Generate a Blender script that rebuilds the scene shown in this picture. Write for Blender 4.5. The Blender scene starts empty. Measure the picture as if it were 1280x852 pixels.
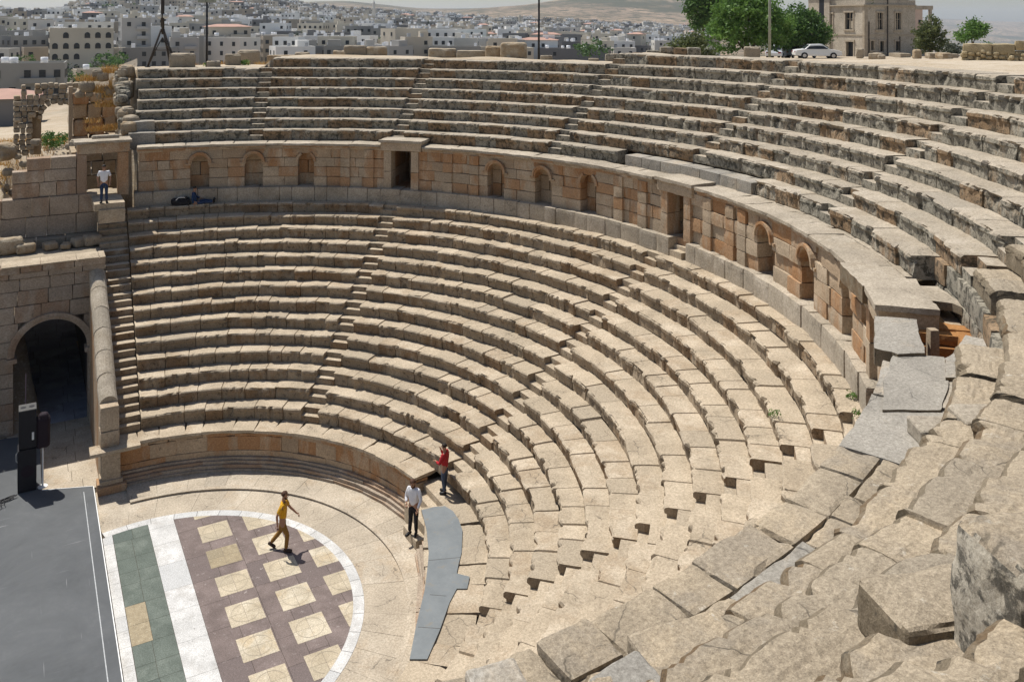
import bpy, bmesh, math, random
import numpy as np
from math import sin, cos, pi, sqrt, atan2, radians, degrees
from mathutils import Vector, Matrix
np.seterr(over='ignore'); rng = np.random.default_rng(11); random.seed(11)
SC = bpy.context.scene
COL = SC.collection
# ------------------------------------------------------------------ camera (solved from the photograph, metres, origin = centre of the orchestra circle)
CAMP = np.array([-2.9439, -20.8212, 13.9357]); YAW, PITCH, ROLL, FPX = .4912, 0., .0034, 1068.1
PPX, PPY = 600.57, 25.60      # the photograph's verticals are upright: a level camera with a shifted lens
def _basis():
    f = np.array([sin(YAW)*cos(PITCH), cos(YAW)*cos(PITCH), sin(PITCH)]); r = np.array([cos(YAW), -sin(YAW), 0.0]); u = np.cross(r, f)
    return cos(ROLL)*r + sin(ROLL)*u, -sin(ROLL)*r + cos(ROLL)*u, f
CR, CU, CF = _basis()
def pray(x, y): return CF + (x-PPX)/FPX*CR - (y-PPY)/FPX*CU
def at_z(x, y, z):
    d = pray(x, y); s = (z-CAMP[2])/d[2]; return CAMP + s*d
def at_d(x, y, dist):
    d = pray(x, y); return CAMP + d*((dist*1.165 if dist < 57 else dist)/np.hypot(d[0], d[1]))
def project(P):
    d = np.asarray(P, float)-CAMP; z = d@CF
    return PPX+FPX*(d@CR)/z, PPY-FPX*(d@CU)/z
# ------------------------------------------------------------------ noise
def _h(ix, iy, iz, s):
    n = (ix*374761393 + iy*668265263 + iz*2147483647 + s*974711) & 0xffffffff
    n = ((n ^ (n >> 13))*1274126177) & 0xffffffff
    n = ((n ^ (n >> 16))*2246822519) & 0xffffffff
    return ((n ^ (n >> 15)) & 0xffff)/32767.5-1.0
def vn(P, s=0):
    P = np.asarray(P, float); i = np.floor(P).astype(np.int64); f = P-i; f = f*f*(3-2*f)
    o = 0
    for dx in (0, 1):
        wx = f[..., 0] if dx else 1-f[..., 0]
        for dy in (0, 1):
            wy = f[..., 1] if dy else 1-f[..., 1]
            for dz in (0, 1):
                wz = f[..., 2] if dz else 1-f[..., 2]
                o = o + wx*wy*wz*_h(i[..., 0]+dx, i[..., 1]+dy, i[..., 2]+dz, s)
    return o
def fbm(P, s=0, o=3):
    P = np.asarray(P, float); r = 0; a = .55
    for k in range(o): r = r+a*vn(P*(2.03**k)+k*7.3, s+k); a *= .5
    return r
# ------------------------------------------------------------------ mesh builder
class MB:
    def __init__(s): s.v = []; s.f = []; s.m = []; s.t = []; s.n = 0
    def add(s, V, F, mat=0, tint=.5):
        V = np.asarray(V, float).reshape(-1, 3); b = s.n
        s.v.append(V); s.n += len(V)
        s.t.append(np.full(len(V), tint, float) if np.isscalar(tint) else np.asarray(tint, float))
        if isinstance(F, np.ndarray): s.f += (F+b).tolist()
        else: s.f += [[i+b for i in f] for f in F]
        k = len(F)
        s.m += [mat]*k if np.isscalar(mat) else list(mat)
    def quad(s, a, b, c, d, mat=0, tint=.5): s.add([a, b, c, d], [[0, 1, 2, 3]], mat, tint)
    def box(s, c, sz, mat=0, tint=.5, rz=0., M=None):
        x, y, z = np.array(sz)/2.
        V = np.array([[i*x, j*y, k*z] for k in (-1, 1) for j in (-1, 1) for i in (-1, 1)])
        if M is not None: V = V@np.asarray(M).T
        if rz: V = V@np.array([[cos(rz), sin(rz), 0], [-sin(rz), cos(rz), 0], [0, 0, 1]])
        s.add(V+np.array(c), [[0, 2, 3, 1], [4, 5, 7, 6], [0, 1, 5, 4], [2, 6, 7, 3], [0, 4, 6, 2], [1, 3, 7, 5]], mat, tint)
    def tube(s, pts, rad, n=8, mat=0, tint=.5, caps=True):
        pts = np.asarray(pts, float); N = len(pts); rad = np.full(N, rad) if np.isscalar(rad) else np.asarray(rad)
        V = []; up = np.array([0, 0, 1.])
        for i in range(N):
            t = pts[min(i+1, N-1)]-pts[max(i-1, 0)]; t = t/(np.linalg.norm(t)+1e-9)
            a = np.cross(t, up if abs(t[2]) < .95 else np.array([1., 0, 0])); a /= np.linalg.norm(a); b = np.cross(t, a)
            for k in range(n): V.append(pts[i]+rad[i]*(cos(2*pi*k/n)*a+sin(2*pi*k/n)*b))
        F = [[i*n+k, i*n+(k+1) % n, (i+1)*n+(k+1) % n, (i+1)*n+k] for i in range(N-1) for k in range(n)]
        if caps: F += [list(range(n))[::-1], [(N-1)*n+k for k in range(n)]]
        s.add(V, F, mat, tint)
    def sides(s, thr=.6, mat=1):
        V = np.concatenate(s.v)
        for i, f in enumerate(s.f):
            a, b, c = V[f[0]], V[f[1]], V[f[2]]; n = np.cross(b-a, c-a); l = np.linalg.norm(n)
            if l > 0 and abs(n[2]/l) < thr: s.m[i] = mat
        return s
    def build(s, name, mats, parent=None, smooth=False, loc=None):
        me = bpy.data.meshes.new(name); V = np.concatenate(s.v) if s.v else np.zeros((0, 3))
        if loc is None: loc = np.array([0., 0, 0])
        org = np.asarray(loc, float)
        me.from_pydata((V-org).tolist(), [], s.f)
        for m in (mats if isinstance(mats, (list, tuple)) else [mats]): me.materials.append(m)
        me.polygons.foreach_set('material_index', np.array(s.m, np.int32))
        a = me.attributes.new('tint', 'FLOAT', 'POINT'); a.data.foreach_set('value', np.concatenate(s.t).astype(np.float32) if s.t else [])
        if smooth: me.polygons.foreach_set('use_smooth', np.ones(len(s.f), bool))
        me.update()
        o = bpy.data.objects.new(name, me); COL.objects.link(o); put(o, org, parent)
        return o
_wloc = {}
def put(o, world, parent):
    world = np.asarray(world, float)
    if parent is not None:
        o.parent = parent; o.location = Vector(world-_wloc.get(parent.name, np.zeros(3)))
    else: o.location = Vector(world)
    _wloc[o.name] = world
def empty(name, loc=(0, 0, 0), parent=None):
    o = bpy.data.objects.new(name, None); COL.objects.link(o); o.empty_display_size = .3; put(o, loc, parent); return o
def tag(o, label=None, cat=None, group=None, kind=None):
    if label: o['label'] = label
    if cat: o['category'] = cat
    if group: o['group'] = group
    if kind: o['kind'] = kind
    return o
# rounded, worn stone: subdivided box pushed to a rounded box and roughened
_grid = {}
def _boxgrid(n):
    if n in _grid: return _grid[n]
    idx = {}; V = []; F = []
    def vid(p):
        if p not in idx: idx[p] = len(V); V.append(p)
        return idx[p]
    for ax in range(3):
        for sgn in (0, 1):
            a, b = [(1, 2), (2, 0), (0, 1)][ax]; na, nb = n[a], n[b]
            for i in range(na):
                for j in range(nb):
                    q = []
                    for di, dj in ((0, 0), (1, 0), (1, 1), (0, 1)):
                        p = [0, 0, 0]; p[ax] = sgn*n[ax]; p[a] = i+di; p[b] = j+dj; q.append(vid(tuple(p)))
                    F.append(q if sgn else q[::-1])
    r = (np.array(V, float)/np.array(n)*2-1, np.array(F)); _grid[n] = r; return r
def stone(mb, c, size, X=(1, 0, 0), Y=None, Z=(0, 0, 1), rad=.03, rough=.012, step=.25, freq=2.5, mat=0, tint=None, seed=None, chip=0.):
    """block of SIZE along the axes X, Y, Z; c = its centre"""
    X = np.asarray(X, float); Z = np.asarray(Z, float); Y = np.cross(Z, X) if Y is None else np.asarray(Y, float)
    size = np.asarray(size, float); n = tuple(int(min(14, max(1, round(v/step)))) for v in size)
    G, F = _boxgrid(n); h = size/2; rad = min(rad, h.min()*.95)
    # put extra rows of vertices near the edges
    Q = np.sign(G)*np.abs(G)**.8*h if min(n) > 1 else G*h
    inn = np.clip(Q, -(h-rad), h-rad); d = Q-inn; L = np.linalg.norm(d, axis=1, keepdims=True)
    Q = np.where(L > 1e-6, inn+d/np.maximum(L, 1e-6)*rad, Q)
    seed = int(rng.integers(1e6)) if seed is None else seed
    W = Q@np.stack([X, Y, Z])+np.asarray(c, float)
    nrm = (G/np.linalg.norm(G, axis=1, keepdims=True))@np.stack([X, Y, Z])
    e = fbm(W*freq, seed % 97)*rough
    if chip:
        edge = (np.sort(np.abs(G), axis=1)[:, 1])**4
        e = e-np.clip(fbm(W*freq*1.3+9, seed % 89)+.1, 0, 1)*chip*edge
    W = W+nrm*e[:, None]
    mb.add(W, F, mat, float(rng.random()) if tint is None else tint)
def pol(r, th, z): return np.stack([r*np.cos(th), r*np.sin(th), np.broadcast_to(z, np.shape(th))], -1)
# ------------------------------------------------------------------ materials
MATS = {}
def newmat(name):
    m = bpy.data.materials.new(name); m.use_nodes = True; nt = m.node_tree; b = nt.nodes['Principled BSDF']; b.inputs['Roughness'].default_value = .9
    b.inputs['Specular IOR Level'].default_value = .25
    MATS[name] = m
    return m, nt, b
def nd(nt, t, **k):
    n = nt.nodes.new(t)
    for a, v in k.items(): setattr(n, a, v)
    return n
def mixc(nt, fac, a, b, mode='MIX'):
    n = nd(nt, 'ShaderNodeMix', data_type='RGBA', blend_type=mode); L = nt.links
    for i, v in ((0, fac), (6, a), (7, b)):
        if hasattr(v, 'links'): L.new(v, n.inputs[i])
        elif i == 0: n.inputs[0].default_value = v
        else: n.inputs[i].default_value = (*v, 1)
    return n.outputs[2]
def noise(nt, co, scale, detail=4., rough=.6, dist=0.):
    n = nd(nt, 'ShaderNodeTexNoise'); n.inputs['Scale'].default_value = scale; n.inputs['Detail'].default_value = detail; n.inputs['Roughness'].default_value = rough
    n.inputs['Distortion'].default_value = dist
    nt.links.new(co, n.inputs['Vector']); return n.outputs['Fac']
def ramp(nt, fac, a, b):
    n = nd(nt, 'ShaderNodeMapRange'); n.inputs[1].default_value = a; n.inputs[2].default_value = b; nt.links.new(fac, n.inputs[0]); return n.outputs[0]
def flat(name, c, rough=.8, metal=0., var=.12, scale=6., bump=0.):
    m, nt, b = newmat(name); b.inputs['Roughness'].default_value = rough; b.inputs['Metallic'].default_value = metal
    co = nd(nt, 'ShaderNodeTexCoord').outputs['Object']
    f = noise(nt, co, scale)
    nt.links.new(mixc(nt, f, tuple(v*(1-var*2) for v in c), tuple(min(1, v*(1+var*2)) for v in c)), b.inputs['Base Color'])
    if bump:
        bp = nd(nt, 'ShaderNodeBump'); bp.inputs['Strength'].default_value = bump; bp.inputs['Distance'].default_value = .02
        nt.links.new(noise(nt, co, scale*6), bp.inputs['Height']); nt.links.new(bp.outputs[0], b.inputs['Normal'])
    return m
def stonemat(name, base, alt, stain, lichen, s_amt=.5, l_amt=.3, tintamt=.35, scale=1., bump=.5, streak=False, bdist=.012, grain=0., crack=0.):
    """weathered limestone: two block colours picked by the block's own tint, large blotches, brown stains, dark or pale lichen, fine grain"""
    m, nt, b = newmat(name); L = nt.links
    co = nd(nt, 'ShaderNodeTexCoord').outputs['Object']
    t = nd(nt, 'ShaderNodeAttribute', attribute_name='tint').outputs['Fac']
    c = mixc(nt, t, base, alt)
    n1 = noise(nt, co, .9*scale, 5, .65); c = mixc(nt, ramp(nt, n1, .35, .7), c, tuple(v*.70 for v in base))
    tl = ramp(nt, t, .16, .0); c = mixc(nt, tl, c, tuple(v*.80 for v in (base[0]*.98, base[1], base[2]*1.03)))
    vec = co
    if streak:
        mp = nd(nt, 'ShaderNodeMapping'); mp.inputs['Scale'].default_value = (1, 1, .35); L.new(co, mp.inputs[0]); vec = mp.outputs[0]
    # stains: blotches that also depend on the block
    n2 = noise(nt, vec, 1.7*scale, 6, .7, .4)
    ad = nd(nt, 'ShaderNodeMath', operation='MULTIPLY_ADD'); L.new(t, ad.inputs[0]); ad.inputs[1].default_value = tintamt; L.new(n2, ad.inputs[2])
    f2 = ramp(nt, ad.outputs[0], .62+tintamt*.5-.22*s_amt, .80+tintamt*.5-.22*s_amt)
    ml = nd(nt, 'ShaderNodeMath', operation='MULTIPLY'); L.new(f2, ml.inputs[0]); ml.inputs[1].default_value = min(1, s_amt+.25)
    c = mixc(nt, ml.outputs[0], c, stain)
    n3 = noise(nt, co, 4.5*scale, 7, .75, .3); f3 = ramp(nt, n3, .66-.2*l_amt, .74-.2*l_amt)
    ml = nd(nt, 'ShaderNodeMath', operation='MULTIPLY'); L.new(f3, ml.inputs[0]); ml.inputs[1].default_value = .8
    c = mixc(nt, ml.outputs[0], c, lichen)
    n4 = noise(nt, co, 22*scale, 6, .8)
    c = mixc(nt, ramp(nt, n4, .3, .75), tuple([.72]*3), tuple([1.22]*3), 'MIX') if False else mixc(nt, 1., c, mixc(nt, ramp(nt, n4, .3, .72), (.50, .48, .45), (1.24, 1.23, 1.21)), 'MULTIPLY')
    if grain:
        n6 = noise(nt, co, 70*scale, 8, .85, .6); c = mixc(nt, 1., c, mixc(nt, ramp(nt, n6, .36, .64), (1-grain,)*3, (1+grain*.55,)*3), 'MULTIPLY')
    if crack:
        dn = nd(nt, 'ShaderNodeTexNoise'); dn.inputs['Scale'].default_value = 2.2; dn.inputs['Detail'].default_value = 4; L.new(co, dn.inputs['Vector'])
        av = nd(nt, 'ShaderNodeVectorMath', operation='MULTIPLY_ADD'); L.new(dn.outputs['Color'], av.inputs[0]); av.inputs[1].default_value = (.45, .45, .45); L.new(co, av.inputs[2])
        vo = nd(nt, 'ShaderNodeTexVoronoi', feature='DISTANCE_TO_EDGE'); vo.inputs['Scale'].default_value = 1.15; L.new(av.outputs[0], vo.inputs['Vector'])
        ck = ramp(nt, vo.outputs['Distance'], .014, .004); mk = nd(nt, 'ShaderNodeMath', operation='MULTIPLY'); L.new(ck, mk.inputs[0]); L.new(ramp(nt, n1, .52, .58), mk.inputs[1])
        mk2 = nd(nt, 'ShaderNodeMath', operation='MULTIPLY'); L.new(mk.outputs[0], mk2.inputs[0]); mk2.inputs[1].default_value = crack; c = mixc(nt, mk2.outputs[0], c, tuple(v*.25 for v in base))
    # small pits
    n5 = noise(nt, co, 60*scale, 3, .6); c = mixc(nt, ramp(nt, n5, .64, .74), c, tuple(v*.4 for v in base))
    L.new(c, b.inputs['Base Color'])
    bp = nd(nt, 'ShaderNodeBump'); bp.inputs['Strength'].default_value = bump; bp.inputs['Distance'].default_value = bdist
    hm = nd(nt, 'ShaderNodeMath', operation='ADD'); L.new(n4, hm.inputs[0]); L.new(n3, hm.inputs[1]); L.new(hm.outputs[0], bp.inputs['Height'])
    L.new(bp.outputs[0], b.inputs['Normal']); b.inputs['Roughness'].default_value = .95
    return m
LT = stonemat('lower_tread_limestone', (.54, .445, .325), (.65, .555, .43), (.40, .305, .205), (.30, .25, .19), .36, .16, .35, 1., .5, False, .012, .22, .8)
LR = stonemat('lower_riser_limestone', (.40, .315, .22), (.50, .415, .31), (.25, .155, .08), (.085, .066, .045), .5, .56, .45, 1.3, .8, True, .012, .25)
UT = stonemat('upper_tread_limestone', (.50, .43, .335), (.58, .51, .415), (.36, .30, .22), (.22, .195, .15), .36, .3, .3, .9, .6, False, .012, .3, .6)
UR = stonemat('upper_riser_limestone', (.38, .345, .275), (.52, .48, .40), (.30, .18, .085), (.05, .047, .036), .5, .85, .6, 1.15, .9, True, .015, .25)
WL = stonemat('wall_limestone', (.52, .41, .29), (.62, .51, .385), (.42, .235, .115), (.19, .15, .11), .55, .2, .5, 1., .5, True)
WO = stonemat('ochre_wall_limestone', (.49, .365, .245), (.60, .48, .345), (.40, .21, .095), (.16, .12, .08), .65, .25, .4, 1., .5, True)
GW = stonemat('gateway_limestone', (.44, .36, .28), (.52, .44, .36), (.33, .21, .13), (.16, .14, .115), .45, .25, .5, .9, .5, True)
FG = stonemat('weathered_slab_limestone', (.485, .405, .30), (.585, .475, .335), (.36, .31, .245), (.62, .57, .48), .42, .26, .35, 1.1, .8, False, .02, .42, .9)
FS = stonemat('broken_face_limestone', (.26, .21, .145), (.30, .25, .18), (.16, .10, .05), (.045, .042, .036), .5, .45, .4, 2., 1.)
GP = stonemat('grey_walkway_limestone', (.40, .37, .32), (.47, .435, .38), (.48, .40, .30), (.60, .57, .52), .4, .16, .3, 1., .5, False, .012, .3, 1.)
RB = stonemat('rubble_limestone', (.42, .35, .26), (.55, .48, .37), (.35, .24, .13), (.10, .09, .07), .4, .4, .5, 1.6, 1.)
PV = stonemat('paving_limestone', (.55, .47, .365), (.635, .56, .455), (.46, .36, .25), (.30, .24, .17), .36, .16, .3, .9, .3, False, .008, .25, .8)
BM = stonemat('brown_vault_stone', (.42, .20, .07), (.46, .25, .10), (.30, .12, .04), (.16, .09, .04), .5, .3, .3, 1.5, .6)
DK = flat('dark_joint_earth', (.06, .048, .034), .95, 0, .2, 9)
# ------------------------------------------------------------------ rows
def lowr(i):
    s = (i-7.5)/6.5; return (1.2*(6.1665+(i-1)*.4531-.0265*(s*s-1)-.0315*(s**3-s)), 1.2*(1.36+(i-1)*.3191+.0029*(s*s-1)-.0163*(s**3-s)))
def upr(i):
    s = (i-5)/4.; return (1.2*(13.2492+(i-1)*.4997+.0596*(s*s-1)), 1.2*(7.7923+(i-1)*.3334+.0289*(s*s-1)))
RP, ZP = 14.90, 7.165        # plinth under the promenade wall
RC, ZC = 14.975, 8.92       # its cornice
ZPOD = 1.227
def pshift(th):
    d = np.degrees(th); return -np.interp(d, [-86, -53, -34, -22, -13, -5.4, 2], [.0, .22, .67, .79, .58, .48, 0.])
NOSH = lambda th: 0*th
ushift = NOSH
def blocks_along(L, lo, hi):
    n = max(1, int(round(L/((lo+hi)/2)))); w = rng.uniform(lo, hi, n); e = np.concatenate([[0], np.cumsum(w)]); return e/e[-1]*L
def seat(mb, th0, th1, Rf, zt, Rb, zb, ds=.1, blk=(.5, 1.1), wear=1., lip=.05, shift=NOSH, mats=(0, 1), topj=.012, gap=.014, nt=3, ero=1., rag=0., jz=.04):
    L = (th1-th0)*Rf; J = blocks_along(L, *blk); nb = len(J)-1
    s = []; bid = []; u = []; isj = []
    for b in range(nb):
        w = J[b+1]-J[b]; k = max(2, int(round(w/ds)))
        if b > 0: s.append(J[b]); bid.append(b); u.append(0.); isj.append(1.)
        for q in np.linspace(gap if b else 0, w-(gap if b < nb-1 else 0), k+1): s.append(J[b]+q); bid.append(b); u.append(q/w); isj.append(0.)
    s = np.array(s); bid = np.array(bid); u = np.array(u); isj = np.array(isj); n = len(s); th = th0+s/Rf
    H = zt-zb; sh = shift(th)
    fo = rng.normal(0, .016*wear, nb)[bid]+rng.normal(0, .016*wear, nb)[bid]*(u-.5)*2
    zo = rng.normal(0, topj*wear, nb)[bid]+rng.normal(0, topj*.7*wear, nb)[bid]*(u-.5)*2
    tint = rng.random(nb)[bid]
    dj = np.minimum(u, 1-u)*np.array([J[b+1]-J[b] for b in bid]); cr = np.exp(-dj/.05)*.03*wear*rng.random(nb)[bid]
    P0 = pol(Rf, th, zt)
    big = fbm(P0*1.5, 3); er = np.clip(fbm(P0*2.1+4, 5)-.12, 0, 1)*.32*wear; ch = np.clip(fbm(P0*5.5, 8)-.16, 0, 1)*.34*wear; fine = fbm(P0*9, 12)*.014*wear
    wornb = (rng.random(nb) < .13*wear)[bid]*rng.uniform(.02, .09, nb)[bid]*wear
    e = (er+ch+cr+wornb*(.4+.6*np.abs(big)))*ero
    prof = [(.12, -.07, 0, 0), (lip*1.1, .0, .15, 0), (lip*1.0, H*.34, .3, 0), (lip*.85, H*.6, .5, 0), (0., H*.70, .9, .2), (0., H-.035, 1., .55), (.028, H, .95, .75)]
    if rag: prof = prof[:5]+[(.0, H-.10, .8, .2), (.012, H-.05, 1., .5), (.06, H-.012, .9, .6), (.13, H, .5, .35)]
    T = Rb-Rf; NF = len(prof)
    for q in np.linspace(.10 if not rag else .3, 1., nt): prof.append((.028+q*(T+.06), H, 0., .1 if q < .2 else 0.))
    V = []; K = len(prof); fade = np.exp(-np.minimum(s-s[0], s[-1]-s)/.10)*np.sign(np.where(s-s[0] < s[-1]-s, 1, -1))
    for k, (dr, dz, ew, zw) in enumerate(prof):
        front = 1. if k < NF else 0.
        nz = fbm(np.stack([th*Rf*4+k*.7, np.full(n, k*3.1+Rf*5), np.full(n, zt*3)], -1), 21)*.014*wear
        r = Rf+dr+sh+front*(fo+fine*1.2+nz*1.4+isj*.05*(1 if 0 < k < NF else 0))+ew*e
        z = zb+dz+(zo+nz*.8 if k >= 4 else 0)-zw*e*.75-(isj*jz if k >= 5 else 0)+(rag*.045*fbm(pol(Rf+dr, th, zt)*1.6, 31)+rag*.02*fbm(pol(Rf+dr, th, zt)*6., 37) if rag and k >= 5 else 0)
        t2 = th+(rag*fade*(.10+.16*fbm(np.stack([r*3., z*3, th*0+Rf*7], -1), 41))/Rf if rag else 0)
        V.append(pol(r, t2, z))
    V = np.stack(V, 1).reshape(-1, 3)
    a = np.arange(n-1)[:, None]*K+np.arange(K-1)[None]
    F = np.stack([a, a+K, a+K+1, a+1], -1)[..., ::-1]
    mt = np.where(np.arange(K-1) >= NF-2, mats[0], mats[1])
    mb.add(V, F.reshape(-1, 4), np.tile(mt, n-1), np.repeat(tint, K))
    for c, rev in ((0, False), (n-1, True)):
        ids = [c*K+k for k in range(K)]; b0 = pol(np.array([Rb+sh[c]]), th[c:c+1], zb-.07)[0]
        W = np.vstack([V[ids], b0]); f = list(range(K+1)); mb.add(W, [f if not rev else f[::-1]], mats[1], tint[c])
def arcblock(mb, r0, r1, th0, th1, z0, z1, mat=0, tint=None, rad=.02, rough=.01, step=.14, shift=NOSH, chip=.03, sidemat=None):
    tt = np.array([th0, th1]); rr = (r0+r1)/2+shift(tt); E2 = np.stack([rr*np.cos(tt), rr*np.sin(tt)], 1); dX = E2[1]-E2[0]; L = np.linalg.norm(dX); dX = dX/L*(1 if th1 > th0 else -1); X = np.array([dX[0], dX[1], 0.]); Y = np.array([-dX[1], dX[0], 0.])
    c = [*E2.mean(0), (z0+z1)/2]
    stone(mb, c, (L, r1-r0, z1-z0), X, Y, (0, 0, 1), rad, rough, step, 3., mat, tint, None, chip)
# ------------------------------------------------------------------ lower bank
DEG = pi/180
lower = tag(empty('lower_seating_bank', (10, 0, 0)), 'lower bank of curved stone seating, fourteen rows between the orchestra and the niched wall', 'seating bank')
LST = [90., 47.2, 1.8, -44.]          # the flights of steps, degrees
ups = {}
def half(R, w=.30): return w/R
def lower_wedge(a, b, r0=1, r1=14, wear=1.):
    w = empty('seating_wedge', (10*cos((a+b)/2*DEG), 10*sin((a+b)/2*DEG), 2), lower)
    for i in range(r0, r1+1):
        R, z = lowr(i); Rb = lowr(i+1)[0] if i < 14 else RP+.02; zb = lowr(i-1)[1] if i > 1 else ZPOD
        lo = b*DEG+(half(R) if b in LST else 0); hi = a*DEG-(half(R) if a in LST else 0)
        # a gap where the end has been robbed
        mb = MB(); seat(mb, lo, hi, R, z, Rb, zb, .065, (.45, 1.15), wear, .075)
        mb.build('seat_row', [LT, LR], w)
    return w
for a, b in ((87.6, 47.2), (47.2, 1.8), (1.8, -44.), (-44., -82)): lower_wedge(a, b, wear=1. if b > -50 else 1.3)
for t in LST:
    st = empty('staircase', (10*cos(t*DEG), 10*sin(t*DEG), 2), lower)
    for i in range(1, 15):
        R, z = lowr(i); Rb = lowr(i+1)[0] if i < 14 else RP+.02; zb = lowr(i-1)[1] if i > 1 else ZPOD
        hw = half(R, .312); t0 = t*DEG-hw; t1 = t*DEG+hw
        if t > 80: t0 = 87.75*DEG; t1 = 90*DEG+.44/R
        mb = MB(); m = (R+Rb)/2; zm = zb+(z-zb)*.5
        arcblock(mb, R+.055, m+.06, t0, t1, zb-.05, zm+rng.normal(0, .012), 0, None, .015, .012, .16)
        arcblock(mb, m+rng.normal(0, .012), Rb+.06, t0, t1, zb-.04, z-.012+rng.normal(0, .006), 0, None, .015, .012, .16)
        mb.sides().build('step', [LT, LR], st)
# ------------------------------------------------------------------ upper bank
upper = tag(empty('upper_seating_bank', (14, 6, 8)), 'upper bank of grey weathered stone seating rising from the niched wall to the rim', 'seating bank')
UST = [69.5, 48., 22.9, 1.3, -22.3, -44.2]
def rows_for(t): return 7 if t > 70 else (8 if t > 24 else 9)
URANGE = [(86.4, 69.5), (69.5, 48.), (48., 22.9), (22.9, 1.3), (1.3, -22.3), (-22.3, -44.2), (-44.2, -66.), (-66., -91.)]
for a, b in URANGE:
    w = empty('seating_wedge', (17*cos((a+b)/2*DEG), 17*sin((a+b)/2*DEG), 9), upper)
    nr = rows_for((a+b)/2)
    near = b < -50
    for i in range(1, nr+1):
        R, z = upr(i); Rb = upr(i+1)[0]+(.35 if i == nr else 0); zb = upr(i-1)[1] if i > 1 else 8.94
        lo = b*DEG+(half(R, .29) if b in UST else 0); hi = a*DEG-(half(R, .29) if a in UST else 0)
        if a > 80: hi = (86.6-.16*i+rng.uniform(-.25, .25)-(0 if i > 2 else 2.6))*DEG
        if i == 1:                       # the first row is broken off beside the passages
            if (a, b) == (1.3, -22.3): hi = -9.9*DEG
            if (a, b) == (22.9, 1.3): lo = 12.7*DEG
            if (a, b) == (-22.3, -44.2): lo = -38.6*DEG
            if (a, b) == (-44.2, -66.): hi = -56.*DEG
        fac = 1.5 if near else (1.25 if b < -15 else 1.)
        ds = .05 if near else .09
        if near:
            mb = MB(); J = [lo, hi]
            # broken up: every row falls in two or three runs with gaps between
            cuts = sorted(rng.uniform(lo, hi, (1 if rng.random() < .5 else 0))); segs = []; p0 = lo
            for c in cuts:
                if c-p0 > .06: segs.append((p0, c-.006)); p0 = c+.002+.014*rng.random()**2
            segs.append((p0, hi))
            for s0, s1 in segs:
                if s1-s0 < .03: continue
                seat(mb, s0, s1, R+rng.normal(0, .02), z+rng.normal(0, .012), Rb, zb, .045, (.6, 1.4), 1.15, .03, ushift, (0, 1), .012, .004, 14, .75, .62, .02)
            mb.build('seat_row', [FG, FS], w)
        else:
            mb = MB(); seat(mb, lo, hi, R, z, Rb, zb, .07 if b < 24 else .09, (.6, 1.6), fac, .06, ushift, (0, 1), .006, .010, 3, 1.15, 0., .012)
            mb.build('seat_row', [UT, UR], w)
for t in UST:
    st = empty('staircase', (17*cos(t*DEG), 17*sin(t*DEG), 9), upper)
    for i in range(1, (8 if t > 60 else rows_for(t-3))+1):
        if i == 8 and t > 60: continue
        if i == 1 and t in (1.3, -44.2): continue
        R, z = upr(i); Rb = upr(i+1)[0]; zb = upr(i-1)[1] if i > 1 else 8.94
        hw = half(R, .30); mb = MB(); m = (R+Rb)/2; zm = zb+(z-zb)*.5
        arcblock(mb, R+.04, m+.06, t*DEG-hw, t*DEG+hw, zb-.05, zm+rng.normal(0, .012), 0, None, .015, .014, .16, ushift)
        arcblock(mb, m+rng.normal(0, .012), Rb+.06, t*DEG-hw, t*DEG+hw, zb-.04, z-.012, 0, None, .015, .014, .16, ushift)
        mb.sides().build('step', [UT, UR], st)
# a smooth low wall closes the first row beside the middle passage, and a pale wall ends the bank on the left
mb = MB()
for k, (t0, t1) in enumerate(((11.2, 8.6), (8.5, 5.5), (5.4, 2.2), (2.1, -1.0), (-1.1, -4.3), (-4.4, -7.2), (-7.3, -9.7))):
    arcblock(mb, 15.9, 16.62, t1*DEG, t0*DEG, 8.5, 9.26, 0, None, .012, .012, .2)
mb.build('passage_parapet', [GP], upper)
mb = MB()
for (t0, t1, r, z0, z1) in ((87.2, 83.6, 15.85, 8.7, 9.38), (86.8, 83.7, 16.35, 9.35, 9.78)):
    arcblock(mb, r, r+.7, t1*DEG, t0*DEG, z0, z1, 0, None, .02, .015, .25)
mb.build('end_wall', [GP], upper)
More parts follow.
